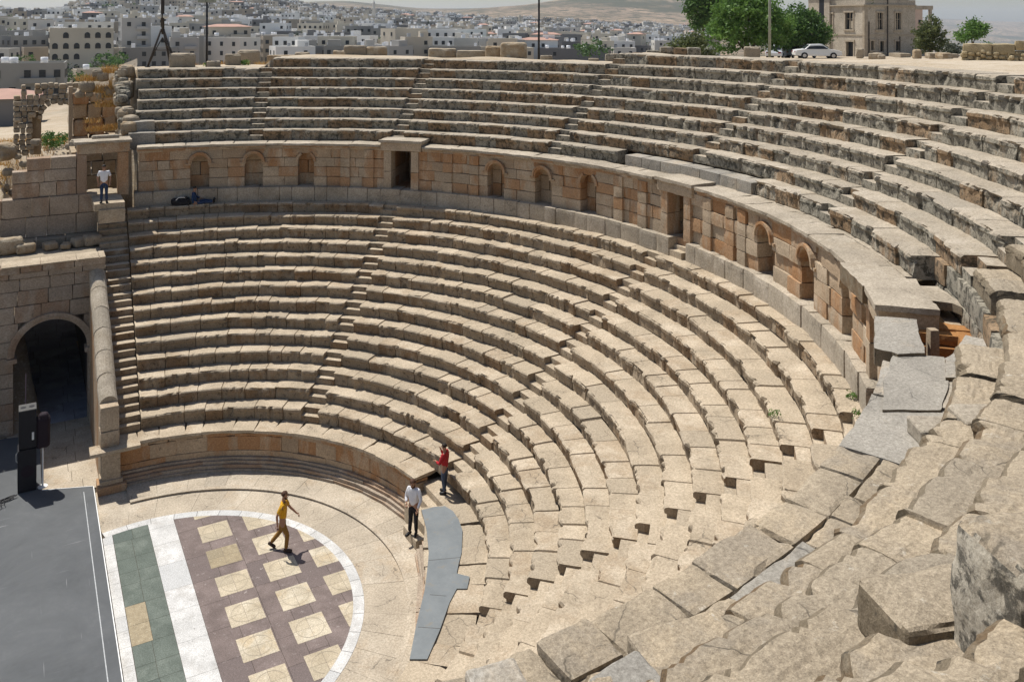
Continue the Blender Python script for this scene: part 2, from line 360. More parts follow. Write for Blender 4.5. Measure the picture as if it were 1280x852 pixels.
# ------------------------------------------------------------------ orchestra wall
owall = tag(empty('orchestra_wall', (6.7, 0, 0)), 'low curved orchestra wall of stained reddish slabs with a moulded base and a flat coping', 'wall')
GAP = (-5.2, 8.2)
def ring_blocks(mb, r0, r1, z0, z1, a, b, blk, shift=NOSH, mat=0, rad=.012, rough=.008, step=.16, chip=.02, jit=.008):
    R = (r0+r1)/2; L = abs(b-a)*DEG*R; J = blocks_along(L, *blk); lo = min(a, b)*DEG
    for j in range(len(J)-1):
        d = rng.normal(0, jit); arcblock(mb, r0+d, r1, lo+J[j]/R+.004/R, lo+J[j+1]/R-.004/R, z0, z1+rng.normal(0, jit*.5), mat, None, rad, rough, step, shift, chip)
for (a, b) in ((93.5, GAP[1]), (GAP[0], -84)):
    mb = MB(); ring_blocks(mb, 6.52, 7.0, .0, .14, a, b, (.8, 1.4), pshift); ring_blocks(mb, 6.58, 7.0, .14, .24, a, b, (.8, 1.4), pshift); ring_blocks(mb, 6.65, 7.0, .24, .33, a, b, (.8, 1.4), pshift)
    ring_blocks(mb, 6.71, 7.0, .33, .41, a, b, (.8, 1.4), pshift); mb.build('base_moulding', [GW], owall)
    mb = MB(); ring_blocks(mb, 6.78, 7.2, .41, .59, a, b, (.7, 1.3), pshift); ring_blocks(mb, 6.79, 7.2, .59, 1.02, a, b, (.45, 1.0), pshift, 0, .01, .012); mb.build('wall_slabs', [WO], owall)
    mb = MB(); ring_blocks(mb, 6.75, 7.2, 1.02, 1.13, a, b, (.5, 1.2), pshift, 1, .02, .02, .12, .06, .02)
    mb.build('cornice', [WL, WO], owall)
    # coping walk: big flat slabs
    mb = MB()
    R0 = 6.712; J = blocks_along(abs(b-a)*DEG*7.1, .5, 1.05); lo = min(a, b)*DEG
    for j in range(len(J)-1): arcblock(mb, R0+rng.normal(0, .012), 7.53-float(pshift(np.array([lo+J[j]/7.1]))[0]), lo+J[j]/7.1+.004/7.1, lo+J[j+1]/7.1-.004/7.1, 1.13, ZPOD+rng.normal(0, .006), 0, None, .012, .008, .12, pshift, .05)
    mb.build('coping', [LT], owall)
# left end pier of the wall with its moulding
mb = MB(); stone(mb, (-.62, 6.78, .6), (.52, .52, 1.06), rad=.02, rough=.015, step=.15); stone(mb, (-.60, 6.72, .12), (.80, .70, .24), rad=.03, step=.2); stone(mb, (-.61, 6.75, .31), (.66, .60, .15), rad=.05, step=.2)
stone(mb, (-.50, 6.76, 1.175), (1.4, .58, .115), rad=.03, rough=.015, step=.15, mat=1); mb.build('end_pier', [WL, LT], owall)
# steps in the gap
mb = MB(); am, bm_ = GAP[0]*DEG, GAP[1]*DEG
for k, (r0, z) in enumerate(((6.16, .31), (6.5, .56), (6.82, .78), (7.06, .97))):
    a0, b0 = (-2.6*DEG, 4.2*DEG) if k == 0 else (am-.02, bm_+.01)
    arcblock(mb, r0, 7.8, a0, b0, .0, z, 0, None, .015, .012, .12)
mb.build('step_flight', [LT], owall)
# ------------------------------------------------------------------ promenade wall with niches
pw = tag(empty('niched_wall', (13, 6, 7)), 'curved ochre stone wall with arched niches and cornice between the two seating banks', 'wall')
RW = 15.125
DOORS = [(46.2, .60), (-.6, .56), (-43.4, .6)]   # centre angle, half width
NICH = [(77.3, .36, 'a'), (69.35, .36, 'a'), (61.4, .33, 'o'), (30.65, .36, 'a'), (22.7, .36, 'a'), (15.0, .36, 'o'), (-16.8, .36, 'a'), (-25.3, .36, 'a'), (-34.1, .36, 'o')]
mb = MB(); J = blocks_along((86.6+46)*DEG*RP, .45, .95)
for j in range(len(J)-1):
    t0 = -46*DEG+J[j]/RP; t1 = -46*DEG+J[j+1]/RP
    if any(abs((t0+t1)/2-d*DEG) < (.34/RP) for d, _ in DOORS): continue
    arcblock(mb, RP+rng.normal(0, .012), RP+.75, t0+.006/RP, t1-.006/RP, 6.5, ZP+rng.normal(0, .008), 0, None, .03, .015, .14, NOSH, .03)
mb.build('plinth', [UT], pw)
mb = MB()
for d, hw in DOORS[:2]:
    for k in range(3): arcblock(mb, RP+.02+.22*k, RP+1.6, d*DEG-.40/RP, d*DEG+.40/RP, 6.5, 6.80+.12*k, 0, None, .012, .01, .2)
mb.build('passage_steps', [LT], pw)
def free_segments(t0, t1, holes):
    segs = [(t0, t1)]
    for h0, h1 in holes:
        out = []
        for a, b in segs:
            if h1 <= a or h0 >= b: out.append((a, b)); continue
            if h0 > a: out.append((a, h0))
            if h1 < b: out.append((h1, b))
        segs = out
    return segs
WTOP = 8.69
courses = [(ZP-.02, 7.55), (7.555, 7.95), (7.955, 8.32), (8.325, WTOP)]
W0, W1 = -45.6, 86.
for ci, (z0, z1) in enumerate(courses):
    holes = []
    for c, hw in DOORS: holes.append((c*DEG-hw/RW, c*DEG+hw/RW))
    for c, hw, ty in NICH:
        if z0 < 8.2: holes.append((c*DEG-hw/RW, c*DEG+hw/RW))
        else: holes.append((c*DEG-hw*.86/RW, c*DEG+hw*.86/RW))
    mb = MB()
    for a, b in free_segments(W0*DEG, W1*DEG, sorted(holes)):
        L = (b-a)*RW; J = blocks_along(L, .4, .95 if ci < 2 else 1.1)
        for j in range(len(J)-1):
            t0 = a+J[j]/RW; t1 = a+J[j+1]/RW; pil = 0.
            mat = (1 if (ci == 3 and rng.random() < .6) or (ci == 2 and rng.random() < .25) or ((t0+t1)/2 < -5*DEG and rng.random() < .38) else 0)
            jr = .012 if (t0+t1)/2 > -3*DEG else .035
            arcblock(mb, RW-pil+rng.normal(0, jr), RW+.44, t0+.003/RW, t1-.003/RW, z0, z1, mat, None, .015, .014, .16, NOSH, .03)
    mb.build('masonry_course', [WL, WO], pw)
for c in (55.2, 51.4, 38.6, 34.2, 9.6, 5.4, -6.2, -10.4, -12.6):
    mb = MB()
    for z0, z1 in courses: arcblock(mb, RW-.085+rng.normal(0, .006), RW+.1, c*DEG-.20/RW, c*DEG+.20/RW, z0, z1, int(z0 > 8.3), None, .015, .012, .16, NOSH, .03)
    mb.build('pilaster', [WL, WO], pw)
# niches: back panel, arch or broken crown
for c, hw, ty in NICH:
    nb_ = empty('niche', pol(np.array([RW]), np.array([c*DEG]), ZP)[0], pw)
    mb = MB(); dth = hw/RW
    for z0, z1 in ((ZP-.02, 7.62), (7.625, 8.15), (8.155, 8.72)): 
        if rng.random() < .5: arcblock(mb, RW+.42, RW+.62, c*DEG-dth-.01, c*DEG+dth+.01, z0, z1, 0, None, .012, .012, .2)
        else:
            arcblock(mb, RW+.42, RW+.62, c*DEG-dth-.01, c*DEG-.001, z0, z1, 0, None, .012, .012, .2); arcblock(mb, RW+.43, RW+.62, c*DEG+.001, c*DEG+dth+.01, z0, z1, 0, None, .012, .012, .2)
    arcblock(mb, RW+.005, RW+.6, c*DEG-dth-.004, c*DEG+dth+.004, 8.50, WTOP, 0, None, .012, .012, .12)
    mb.build('back_panel', [WO if c < 68 else WL], nb_)
    mb = MB(); zc = 8.17; e = np.array([-sin(c*DEG), cos(c*DEG), 0]); nn = np.array([-cos(c*DEG), -sin(c*DEG), 0]); o = np.array([RW*cos(c*DEG), RW*sin(c*DEG), zc])
    if ty == 'a':
        for (ri, ro, pr) in ((hw*.86, hw*1.04, .08), (hw*1.04, hw*1.24, .13)):
            A = np.linspace(0, pi, 15); V = []
            for a in A:
                for rr, dd in ((ri, -.26), (ri, pr), (ro, pr), (ro, -.26)): V.append(o+e*rr*cos(a)+np.array([0, 0, rr*sin(a)])+nn*dd)
            F = [[k*4+q, k*4+(q+1) % 4, (k+1)*4+(q+1) % 4, (k+1)*4+q] for k in range(14) for q in range(4)]
            mb.add(V, F, 0, .7)
        # conch: quarter dome
        A = np.linspace(0, pi, 11); B = np.linspace(0, pi/2, 6); V = [o+e*hw*.9*cos(a)*cos(b*.0)+np.array([0, 0, hw*.9*sin(a)])*cos(b)+nn*(-.40*sin(b)) for a in A for b in B]
        mb.add(V, [[i*6+j, (i+1)*6+j, (i+1)*6+j+1, i*6+j+1] for i in range(10) for j in range(5)], 0, .3)
        for s_ in (-1, 1): arcblock(mb, RW-.09, RW+.2, c*DEG+(s_*hw*1.2-.12)/RW, c*DEG+(s_*hw*1.2+.12)/RW, 8.09, 8.172, 0, .6, .012, .005, .2)
        mb.build('arch_hood', [WO], nb_)
    else:
        for s_ in (-1, 1):
            A = np.linspace(0 if s_ > 0 else pi, pi/3 if s_ > 0 else 2*pi/3, 6); V = []
            for a in A:
                for rr, dd in ((hw*.95, -.2), (hw*.95, .06), (hw*1.25, .06), (hw*1.25, -.2)): V.append(o+e*rr*cos(a)+np.array([0, 0, rr*sin(a)])+nn*dd)
            mb.add(V, [[k*4+q, k*4+(q+1) % 4, (k+1)*4+(q+1) % 4, (k+1)*4+q] for k in range(5) for q in range(4)]+[[0, 1, 2, 3], [20, 21, 22, 23]], 0, .6)
        mb.build('broken_arch', [WO], nb_)
# cornice ring
mb = MB()
def cornice(mb, a, b, dr=0., z=ZC):
    J = blocks_along((b-a)*DEG*RC, .7, 1.5)
    for j in range(len(J)-1):
        t0 = a*DEG+J[j]/RC+.003/RC; t1 = a*DEG+J[j+1]/RC-.003/RC; q = rng.normal(0, .008)
        arcblock(mb, RC+dr+q, RC+.9, t0, t1, z-.10, z+rng.normal(0, .005), 0, None, .015, .012, .13, NOSH, .05)
        arcblock(mb, RC+dr+.06+q, RC+.7, t0, t1, z-.17, z-.10, 1, None, .01, .006, .2)
        arcblock(mb, RC+dr+.11+q, RC+.7, t0, t1, z-.24, z-.17, 1, None, .01, .006, .2)
for a, b in ((49.6, 86.2), (3.4, 42.8), (-39.9, -4.2)): cornice(mb, a, b)
mb.build('cornice', [UT, WL], pw)
# lintels and jambs of the three passages; passages are real tunnels
for (c, hw), (zt, dep) in zip(DOORS, ((9.13, 2.6), (8.98, 1.5), (9.0, 1.2))):
    dw = empty('doorway', pol(np.array([RW]), np.array([c*DEG]), ZP)[0], pw)
    mb = MB(); dth = hw/RW
    arcblock(mb, RC-.05, RC+1.0, c*DEG-(hw+.30)/RW, c*DEG+(hw+.30)/RW, zt-.12, zt, 1, None, .015, .012, .15, NOSH, .04)
    arcblock(mb, RC+.02, RC+1.0, c*DEG-(hw+.24)/RW, c*DEG+(hw+.24)/RW, zt-.44, zt-.12, 0, None, .015, .014, .15, NOSH, .03)
    mb.build('lintel', [WL, UT], dw)
    for s_ in (-1, 1):
        mb = MB()
        for z0, z1 in ((ZP-.02, 7.85), (7.855, zt-.44)): arcblock(mb, RC+.06, RC+.6, c*DEG+(s_*(hw-.02)-.16)/RW, c*DEG+(s_*(hw-.02)+.16)/RW, z0, z1, 0, None, .012, .012, .18)
        mb.build('jamb', [WL], dw)
    mb = MB()
    for s_ in (-1, 1):
        for z0, z1 in ((ZP-.1, 7.5), (7.5, 7.9), (7.9, zt-.44)): arcblock(mb, RC+.61, RC+dep, c*DEG+(s_*(hw+.02)-.13)/RW, c*DEG+(s_*(hw+.02)+.13)/RW, z0, z1-.008, 0, None, .012, .012, .25)
    arcblock(mb, RC+.3, RC+dep, c*DEG-hw/RW, c*DEG+hw/RW, 6.7, ZP-.03, 0, .8, .01, .01, .3)
    arcblock(mb, RC+dep, RC+dep+.25, c*DEG-(hw+.2)/RW, c*DEG+(hw+.2)/RW, 6.7, zt-.4, 0, .3, .01, .03, .2)
    if c > 20: arcblock(mb, RC+.95, RC+dep, c*DEG-hw/RW, c*DEG+hw/RW, zt-.43, zt-.2, 0, .4, .01, .01, .3)
    mb.build('passage', [WL if c < 20 else WO], dw)
# ------------------------------------------------------------------ walkway on top of the wall
walk = tag(empty('upper_walkway', (13, 0, 8.6)), 'flat slab walkway on top of the niched wall, grey and cracked near the broken vault', 'walkway')
mb = MB()
def walk_slabs(a, b, r0, r1, z, mat, sh=NOSH, blk=(.8, 1.5), jit=.006, rough=.01):
    R = (r0+r1)/2; J = blocks_along((b-a)*DEG*R, *blk)
    for j in range(len(J)-1): arcblock(mb, r0+rng.normal(0, jit), r1, a*DEG+J[j]/R+.0008, a*DEG+J[j+1]/R-.0006, z-.3, z+rng.normal(0, jit), mat, None, .012 if rough < .03 else .022, rough, .14 if rough < .03 else .08, sh, .04 if rough < .03 else .07)
walk_slabs(-38.6, -2.4, RC+.9, 16.1, 8.915, 0); walk_slabs(14, 86, RC+.9, 16.1, 8.91, 0); walk_slabs(-2.4, 14, RC+.9, 15.95, 8.905, 0)
mb.build('slab', [UT, GP], walk)
mb = MB(); walk_slabs(-68, -56, 14.96, 16.2, 8.905, 0, NOSH, (.9, 1.7), .012, .02); mb.build('grey_slab', [GP, UT], walk)
mb = MB(); walk_slabs(-91, -68, 14.96, 15.45, 8.915, 0, NOSH, (.4, 1.0), .010, .032); walk_slabs(-91, -80.6, 15.45, 16.1, 8.91, 0, NOSH, (.5, 1.1), .010, .032); walk_slabs(-80.6, -76, 15.45, 16.1, 8.90, 1, NOSH, (.9, 1.3), .006, .02); walk_slabs(-76, -68, 15.45, 16.1, 8.91, 0, NOSH, (.5, 1.1), .010, .032)
mb.build('worn_slab', [FG, GP], walk)
mb = MB(); walk_slabs(-56, -47.3, 14.98, 15.5, 8.62, 0)
mb.build('lower_slab', [UT, GP], walk)
# outer face of the wall under the walkway at the near end (seen from the orchestra side)
mb = MB()
for z0, z1 in ((6.4, 7.0), (7.0, 7.6), (7.6, 8.2), (8.2, 8.6)):
    J = blocks_along(34*DEG*15, .6, 1.2)
    for j in range(len(J)-1): arcblock(mb, 15.02+rng.normal(0, .02), 15.6, -90.5*DEG+J[j]/15, -90.5*DEG+J[j+1]/15-.006, z0, z1-.008, 0, None, .02, .015, .2)
mb.build('retaining_face', [WL], walk)
# ------------------------------------------------------------------ broken vault over the fourth passage
bv = tag(empty('broken_vault', (11.5, -9.6, 7)), 'broken brown vault of a passage below the walkway, a pale stone post inside', 'vault')
mb = MB()
def slabat(pts, z0, z1, mat, tint=.5):
    A = [np.array([*at_z(x, y, z1)[:2], z1]) for x, y in pts]; n = len(A)
    # subdivide the edge for a chipped outline
    O = []
    for i in range(n):
        a, b = A[i], A[(i+1) % n]; k = max(1, int(np.linalg.norm(b-a)/.09))
        for q in range(k):
            p_ = a+(b-a)*q/k; m = 0 if q == 0 else 1; O.append(p_+np.array([vn(p_*4+3), vn(p_*4+17), 0])*.022*m+np.array([0, 0, vn(p_*3)*.012]))
    m = len(O); V = np.vstack([O, np.array(O)-np.array([0, 0, z1-z0])])
    mb.add(V, [list(range(m)), list(range(2*m-1, m-1, -1))]+[[i, i+m, (i+1) % m+m, (i+1) % m] for i in range(m)], [mat]+[1]*(m+1), tint)
slabat([(1050, 328), (1093, 327), (1110, 346), (1102, 358), (1078, 357)], 8.64, 8.98, 0, .7)      # lintel roof
slabat([(1103, 347), (1130, 347), (1148, 357), (1172, 357), (1196, 374), (1203, 384), (1190, 379), (1168, 376), (1148, 377), (1118, 378), (1108, 366)], 8.78, 8.925, 0, .3)   # arch roof
mb.build('roof_slab', [UT, FS], bv)
mb = MB(); slabat([(1093, 395), (1146, 399), (1148, 412), (1156, 441), (1122, 442), (1115, 439), (1093, 435)], 8.70, 8.96, 0, .4); mb.build('grey_slab', [GP, FS], bv)
mb = MB(); slabat([(1117, 442), (1180, 446), (1186, 478), (1176, 512), (1103, 512), (1104, 480)], 8.56, 8.912, 0, .2); slabat([(1207, 418), (1236, 425), (1236, 470), (1182, 472), (1181, 447), (1193, 440), (1200, 428)], 8.7, 8.95, 0, .6)
mb.build('threshold_slab', [GP, FS], bv)
# brown tunnel behind the hole
mb = MB()
arcblock(mb, 15.5, 16.5, -46.3*DEG, -45.3*DEG, 6.8, 8.66, 0, .4, .02, .03, .15)
for k in range(4):      # the springing of the vault, seen below the broken edge of the roof
    f = k/3; t = (-46.3-.9*sin(f*pi/2))*DEG; arcblock(mb, 15.55, 16.4, t-.004-.010*(1-f), -46.2*DEG, 8.62-.2*(k+1), 8.615-.2*k, 0, .35+.3*(k % 2), .03, .03, .1)
arcblock(mb, 16.25, 16.5, -55.5*DEG, -45*DEG, 6.8, 8.62, 0, .6, .02, .03, .15)
arcblock(mb, 15.0, 16.4, -56.4*DEG, -55.3*DEG, 6.8, 8.6, 0, .3, .02, .03, .15); arcblock(mb, 14.95, 16.4, -56*DEG, -45*DEG, 6.6, 7.0, 0, .5, .02, .03, .3)
mb.build('vault', [BM], bv)
mb = MB(); q = at_z(1166, 410, 8.86); stone(mb, (q[0], q[1], 8.2), (.15, .15, 1.3), (cos(-.5), sin(-.5), 0), rad=.02, rough=.02, step=.12, mat=0); mb.build('stone_post', [WL], bv)
mb = MB()
for k, (t0, t1, r0, r1, z) in enumerate(((-38.7, -42.5, 15.35, 16.3, 8.66), (-40.4, -42.5, 15.35, 16.3, 8.42))): arcblock(mb, r0, r1, t1*DEG, t0*DEG, z-.35, z, 0, None, .012, .01, .15)
mb.build('step', [UT], bv)
mb = MB(); J = 0
for (z0, z1) in ((6.6, 7.3), (7.3, 7.9), (7.9, 8.6)):
    for (t0, t1) in ((-47.2, -50.0), (-50.0, -53.2), (-53.2, -56.4)):
        arcblock(mb, 15.0+rng.normal(0, .02), 15.4, t1*DEG, t0*DEG, z0, z1-.008, 0, None, .02, .02, .15)
mb.build('side_wall', [WL], bv)
mb = MB()
for z0, z1 in ((8.4, 8.9), (8.9, 9.34)):
    J = blocks_along(17.6*DEG*16.45, .5, .9)
    for j in range(len(J)-1): arcblock(mb, 16.42+rng.normal(0, .015), 16.8, -56.2*DEG+J[j]/16.45, -56.2*DEG+J[j+1]/16.45-.001, z0, z1, 0, None, .03, .02, .13, NOSH, .06)
mb.build('rear_course', [UR], bv)
# ------------------------------------------------------------------ orchestra floor with its marble inlay (a paved ground: one sheet of flush slabs)
WM = stonemat('white_marble', (.68, .675, .66), (.77, .765, .755), (.46, .44, .41), (.28, .27, .255), .42, .34, .15, 1.6, .1, False, .006)
GM = stonemat('green_marble', (.15, .178, .155), (.20, .228, .20), (.105, .128, .11), (.30, .33, .29), .35, .12, .3, 1.4, .1, False, .006)
PM = stonemat('purple_marble', (.225, .18, .168), (.285, .23, .215), (.17, .135, .125), (.42, .37, .35), .5, .34, .2, 1.5, .1, False, .006)
CM = stonemat('cream_marble', (.60, .51, .37), (.70, .64, .52), (.55, .42, .25), (.42, .36, .25), .3, .1, .2, 1.5, .1, False, .006)
TM = stonemat('speckled_marble', (.40, .33, .22), (.46, .39, .27), (.30, .24, .15), (.60, .54, .42), .5, .5, .2, 6., .2, False, .006)
LM = flat('inlay_line', (.33, .28, .21), .7, 0, .2, 20)
def clip(poly, cp):
    out = [np.array(p, float) for p in poly]; n = len(cp)
    for i in range(n):
        a = np.array(cp[i], float); b = np.array(cp[(i+1) % n], float); e = b-a; inp = out; out = []
        if not inp: return []
        side = [e[0]*(q[1]-a[1])-e[1]*(q[0]-a[0]) for q in inp]
        for k in range(len(inp)):
            p, q = inp[k-1], inp[k]; sp, sq = side[k-1], side[k]
            if sq >= 0:
                if sp < 0: out.append(p+(q-p)*sp/(sp-sq))
                out.append(q)
            elif sp >= 0: out.append(p+(q-p)*sp/(sp-sq))
    return out
RIN = 4.285
circ = [(RIN*cos(a), RIN*sin(a)) for a in np.linspace(0, 2*pi, 120, endpoint=False)]
fl = MB()
def sheet(poly, z, mat, tint=None):
    if len(poly) < 3: return
    fl.add([(q[0], q[1], z) for q in poly], [list(range(len(poly)))], mat, float(rng.random()) if tint is None else tint)
def rect(x0, x1, y0, y1, z, mat, clipc=True, tint=None, gap=.004):
    p = [(x0+gap, y0+gap), (x1-gap, y0+gap), (x1-gap, y1-gap), (x0+gap, y1-gap)]
    sheet(clip(p, circ) if clipc else p, z, mat, tint)
# bed
sheet([(6.6*cos(a), 6.6*sin(a)) for a in np.linspace(-pi, pi, 90, endpoint=False)], -.02, 7)
# white outer ring in segments, and white strip along the stage
A = np.linspace(103*DEG, -103*DEG, 27)
for a, b in zip(A[:-1], A[1:]):
    q = np.linspace(a-.0012, b+.0012, 5); sheet([(4.546*cos(t), 4.546*sin(t)) for t in q][::-1]+[(RIN*cos(t), RIN*sin(t)) for t in q], .004, 0)
bigc = [(4.5*cos(a), 4.5*sin(a)) for a in np.linspace(0, 2*pi, 90, endpoint=False)]
def strip(x0, x1, mat, ln, tints=None, z=.003):
    y = -4.7
    while y < 4.7:
        w = ln*rng.uniform(.8, 1.2); rect(x0, x1, y, y+w, z, mat, True, None, .003); y += w
strip(-1.03, -.785, 0, .62); strip(.126, .792, 0, .98)
YP = float(at_z(173, 772, 0)[1]); y = -4.7
while y < 4.7:
    w = rng.uniform(.5, .9); xm = -.33+rng.uniform(-.04, .04)
    if YP-.95 < y < YP+.35: rect(-.781, -.33, y, y+w, .003, 4, True); rect(-.33, .126, y, y+w, .003, 1, True)
    else: rect(-.781, xm, y, y+w, .003, 1, True); rect(xm, .126, y, y+w, .003, 1, True)
    y += w
# purple field with cream tiles, each tile four quarters with a circle and a cross of inlaid line
x = .792
while x < 4.6:
    w = rng.uniform(.4, .8); yy = -4.6
    while yy < 4.6:
        h = rng.uniform(.8, 1.3); rect(x, min(x+w, 4.6), yy, yy+h, .002, 2, True); yy += h
    x += w
for i in range(3):
    for j in range(-1, 8):
        x0 = 1.302+1.2*i; y1 = 3.493-1.2*j; s = .795
        if (x0+.4)**2+(y1-.4)**2 > 4.9**2: continue
        tm_ = 4 if (i, j) in ((0, 1),) else 3; tb = rng.uniform(0, 1)
        for a in (0, 1):
            for b in (0, 1): rect(x0+a*s/2, x0+(a+1)*s/2, y1-(b+1)*s/2, y1-b*s/2, .006, tm_, True, min(1, max(0, tb+rng.uniform(-.3, .3))), .003)
        if tm_ == 3:
            cx, cy = x0+s/2, y1-s/2; rr = s*.40; q = np.linspace(0, 2*pi, 33)
            for t0, t1 in zip(q[:-1], q[1:]):
                p = [(cx+r*cos(t), cy+r*sin(t)) for r, t in ((rr-.005, t0), (rr+.005, t0), (rr+.005, t1), (rr-.005, t1))]
                if all(u*u+v*v < RIN**2 for u, v in p): sheet(p, .010, 5)
# limestone pavers between the ring and the step
def pave(r0, r1, z, a, b, blk, mat=6, skew=0.):
    R = (r0+r1)/2; J = blocks_along(abs(b-a)*DEG*R, *blk); lo = min(a, b)*DEG
    for j in range(len(J)-1):
        q = np.linspace(lo+J[j]/R+.003/R, lo+J[j+1]/R-.003/R, 5)
        sheet([((r0+.004)*cos(t), (r0+.004)*sin(t)) for t in q][::-1]+[((r1-.004)*cos(t+skew), (r1-.004)*sin(t+skew)) for t in q], z+rng.normal(0, .0012), mat)
pave(4.546, 5.59, .0, 103, -103, (.55, 1.1), 6, -.03)
pave(5.58, 6.8, .058, 92, -95, (.45, .95)); 
# nosing of the low step
q = np.linspace(-95*DEG, 92*DEG, 140); V = []
for t in q: V += [(5.585*cos(t), 5.585*sin(t), -.01), (5.585*cos(t), 5.585*sin(t), .03), (5.565*cos(t), 5.565*sin(t), .035), (5.565*cos(t), 5.565*sin(t), .058), (5.59*cos(t), 5.59*sin(t), .0625), (5.7*cos(t), 5.7*sin(t), .0625)]
fl.add(V, [[i*6+k, i*6+k+1, (i+1)*6+k+1, (i+1)*6+k] for i in range(139) for k in range(5)], 6, .6)
for (x0, x1, y0, y1) in ((-1.08, .1, 5.0, 5.9), (-1.08, -.1, 5.9, 6.7), (-1.08, -.4, 4.56, 5.02)): rect(x0, x1, y0, y1, .002, 6, False)
fo_ = fl.build('orchestra_floor', [WM, GM, PM, CM, TM, LM, PV, DK]); tag(fo_, 'orchestra pavement with white, green and purple marble bands and square cream tiles', 'paving', None, 'structure')
# passage paving leading under the gateway
pf = MB(); y = 7.0
while y < 26:
    w = rng.uniform(.5, .9); xs = [-3.4, -2.5+rng.uniform(-.2, .2), -1.5+rng.uniform(-.2, .2), -.1]
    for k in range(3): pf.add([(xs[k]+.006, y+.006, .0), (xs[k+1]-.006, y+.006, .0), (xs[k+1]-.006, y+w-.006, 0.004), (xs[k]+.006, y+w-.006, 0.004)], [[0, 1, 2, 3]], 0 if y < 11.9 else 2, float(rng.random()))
    y += w
pf.add([(-4, 6.6, -.03), (1.5, 6.6, -.03), (1.5, 26.2, -.03), (-4, 26.2, -.03)], [[0, 1, 2, 3]], 1)
tag(pf.build('passage_floor', [PV, DK, stonemat('skylight_tinted_paving', (.40, .42, .49), (.48, .50, .56), (.18, .19, .22), (.10, .105, .12), .4, .3, .4, 1.2, .8)]), 'worn stone floor running from the stage through the arch', 'paving', None, 'structure')  # bluish skylight inside the tunnel is painted into the inner paving colour
# ------------------------------------------------------------------ stage deck
SG, nt, b = newmat('scratched_grey_deck'); co = nd(nt, 'ShaderNodeTexCoord').outputs['Object']
c = mixc(nt, ramp(nt, noise(nt, co, .6, 6, .7, .5), .3, .7), (.062, .066, .068), (.125, .129, .131)); c = mixc(nt, ramp(nt, noise(nt, co, 5, 7, .75), .35, .75), c, (.09, .095, .10))
for rot, sc in ((.6, (40, 1.1, 1)), (-.4, (1.3, 34, 1)), (1.1, (25, .8, 1))):
    mp = nd(nt, 'ShaderNodeMapping'); mp.inputs['Rotation'].default_value = (0, 0, rot); mp.inputs['Scale'].default_value = sc; nt.links.new(co, mp.inputs[0])
    c = mixc(nt, ramp(nt, noise(nt, mp.outputs[0], .55, 2, .5, .3), .73, .80), c, (.24, .24, .24))
nt.links.new(c, b.inputs['Base Color']); b.inputs['Roughness'].default_value = .75
WT = flat('white_trim', (.78, .77, .74), .6, 0, .05, 20); GL = flat('grey_joint_tape', (.40, .41, .41), .7, 0, .3, 25)
deck = tag(empty('stage_deck', (-3, 0, 0)), 'scratched grey stage deck with a thin white edge beside the marble floor', 'stage')
mb = MB(); D = [(-1.09, -9), (-1.09, 6.80), (-2.43, 7.27), (-2.43, 10.0), (-3.0, 11.2), (-3.5, 11.3), (-11, 11.4), (-11, -9)]
def prism(mb, poly, z0, z1, mat=0, tint=.5):
    n = len(poly); mb.add([(*q, z1) for q in poly]+[(*q, z0) for q in poly], [list(range(n)), list(range(2*n-1, n-1, -1))]+[[i, i+n, (i+1) % n+n, (i+1) % n] for i in range(n)], mat, tint)
prism(mb, D, -.02, .15); mb.build('deck_board', [SG], deck)
mb = MB(); mb.box((-1.077, -1.1, .078), (.022, 15.8, .152)); mb.box((-1.76, 7.04, .155), (1.40, .02, .014), rz=atan2(.47, -1.34)); mb.build('edge_trim', [WT], deck)
mb = MB(); mb.box((-1.35, -1.2, .1525), (.022, 15.6, .004)); mb.build('floor_tape', [GL], deck)
# ------------------------------------------------------------------ grey board laid over the broken part of the orchestra wall
GB, nt, b = newmat('grey_painted_board'); co = nd(nt, 'ShaderNodeTexCoord').outputs['Object']
c = mixc(nt, ramp(nt, noise(nt, co, 1.6, 6, .7), .3, .75), (.145, .158, .162), (.215, .23, .232)); c = mixc(nt, ramp(nt, noise(nt, co, 7, 7, .8), .58, .74), c, (.25, .262, .26)); c = mixc(nt, ramp(nt, noise(nt, co, 3.2, 6, .75), .56, .68), c, (.20, .185, .155)); nt.links.new(c, b.inputs['Base Color']); b.inputs['Roughness'].default_value = .8
PXB = [(527, 637), (543, 633), (556, 632), (566, 638), (573, 648), (578, 662), (577, 690), (573, 705), (571, 716), (587, 720), (584, 735), (571, 735), (562, 752), (550, 786), (534, 823), (512, 823), (520, 782), (531, 736), (534, 712), (536, 690), (533, 660)]
mb = MB(); prism(mb, [tuple(at_z(x, y, 1.258)[:2]) for x, y in PXB][::-1], 1.232, 1.258)
bq = [at_z(x, y, 1.258) for x, y in ((529, 742), (566, 745), (535, 700), (576, 696), (522, 783), (551, 785))]
for k in (0, 2, 4): u_ = bq[k+1]-bq[k]; mb.box(((bq[k]+bq[k+1])/2)[:2].tolist()+[1.2585], (np.linalg.norm(u_)*(.55 if k == 0 else .96), .008, .003), 1, .5, atan2(u_[1], u_[0]))
tag(mb.build('grey_cover_board', [GB, DK]), 'flat grey painted board on the orchestra wall beside the man in black trousers', 'board')
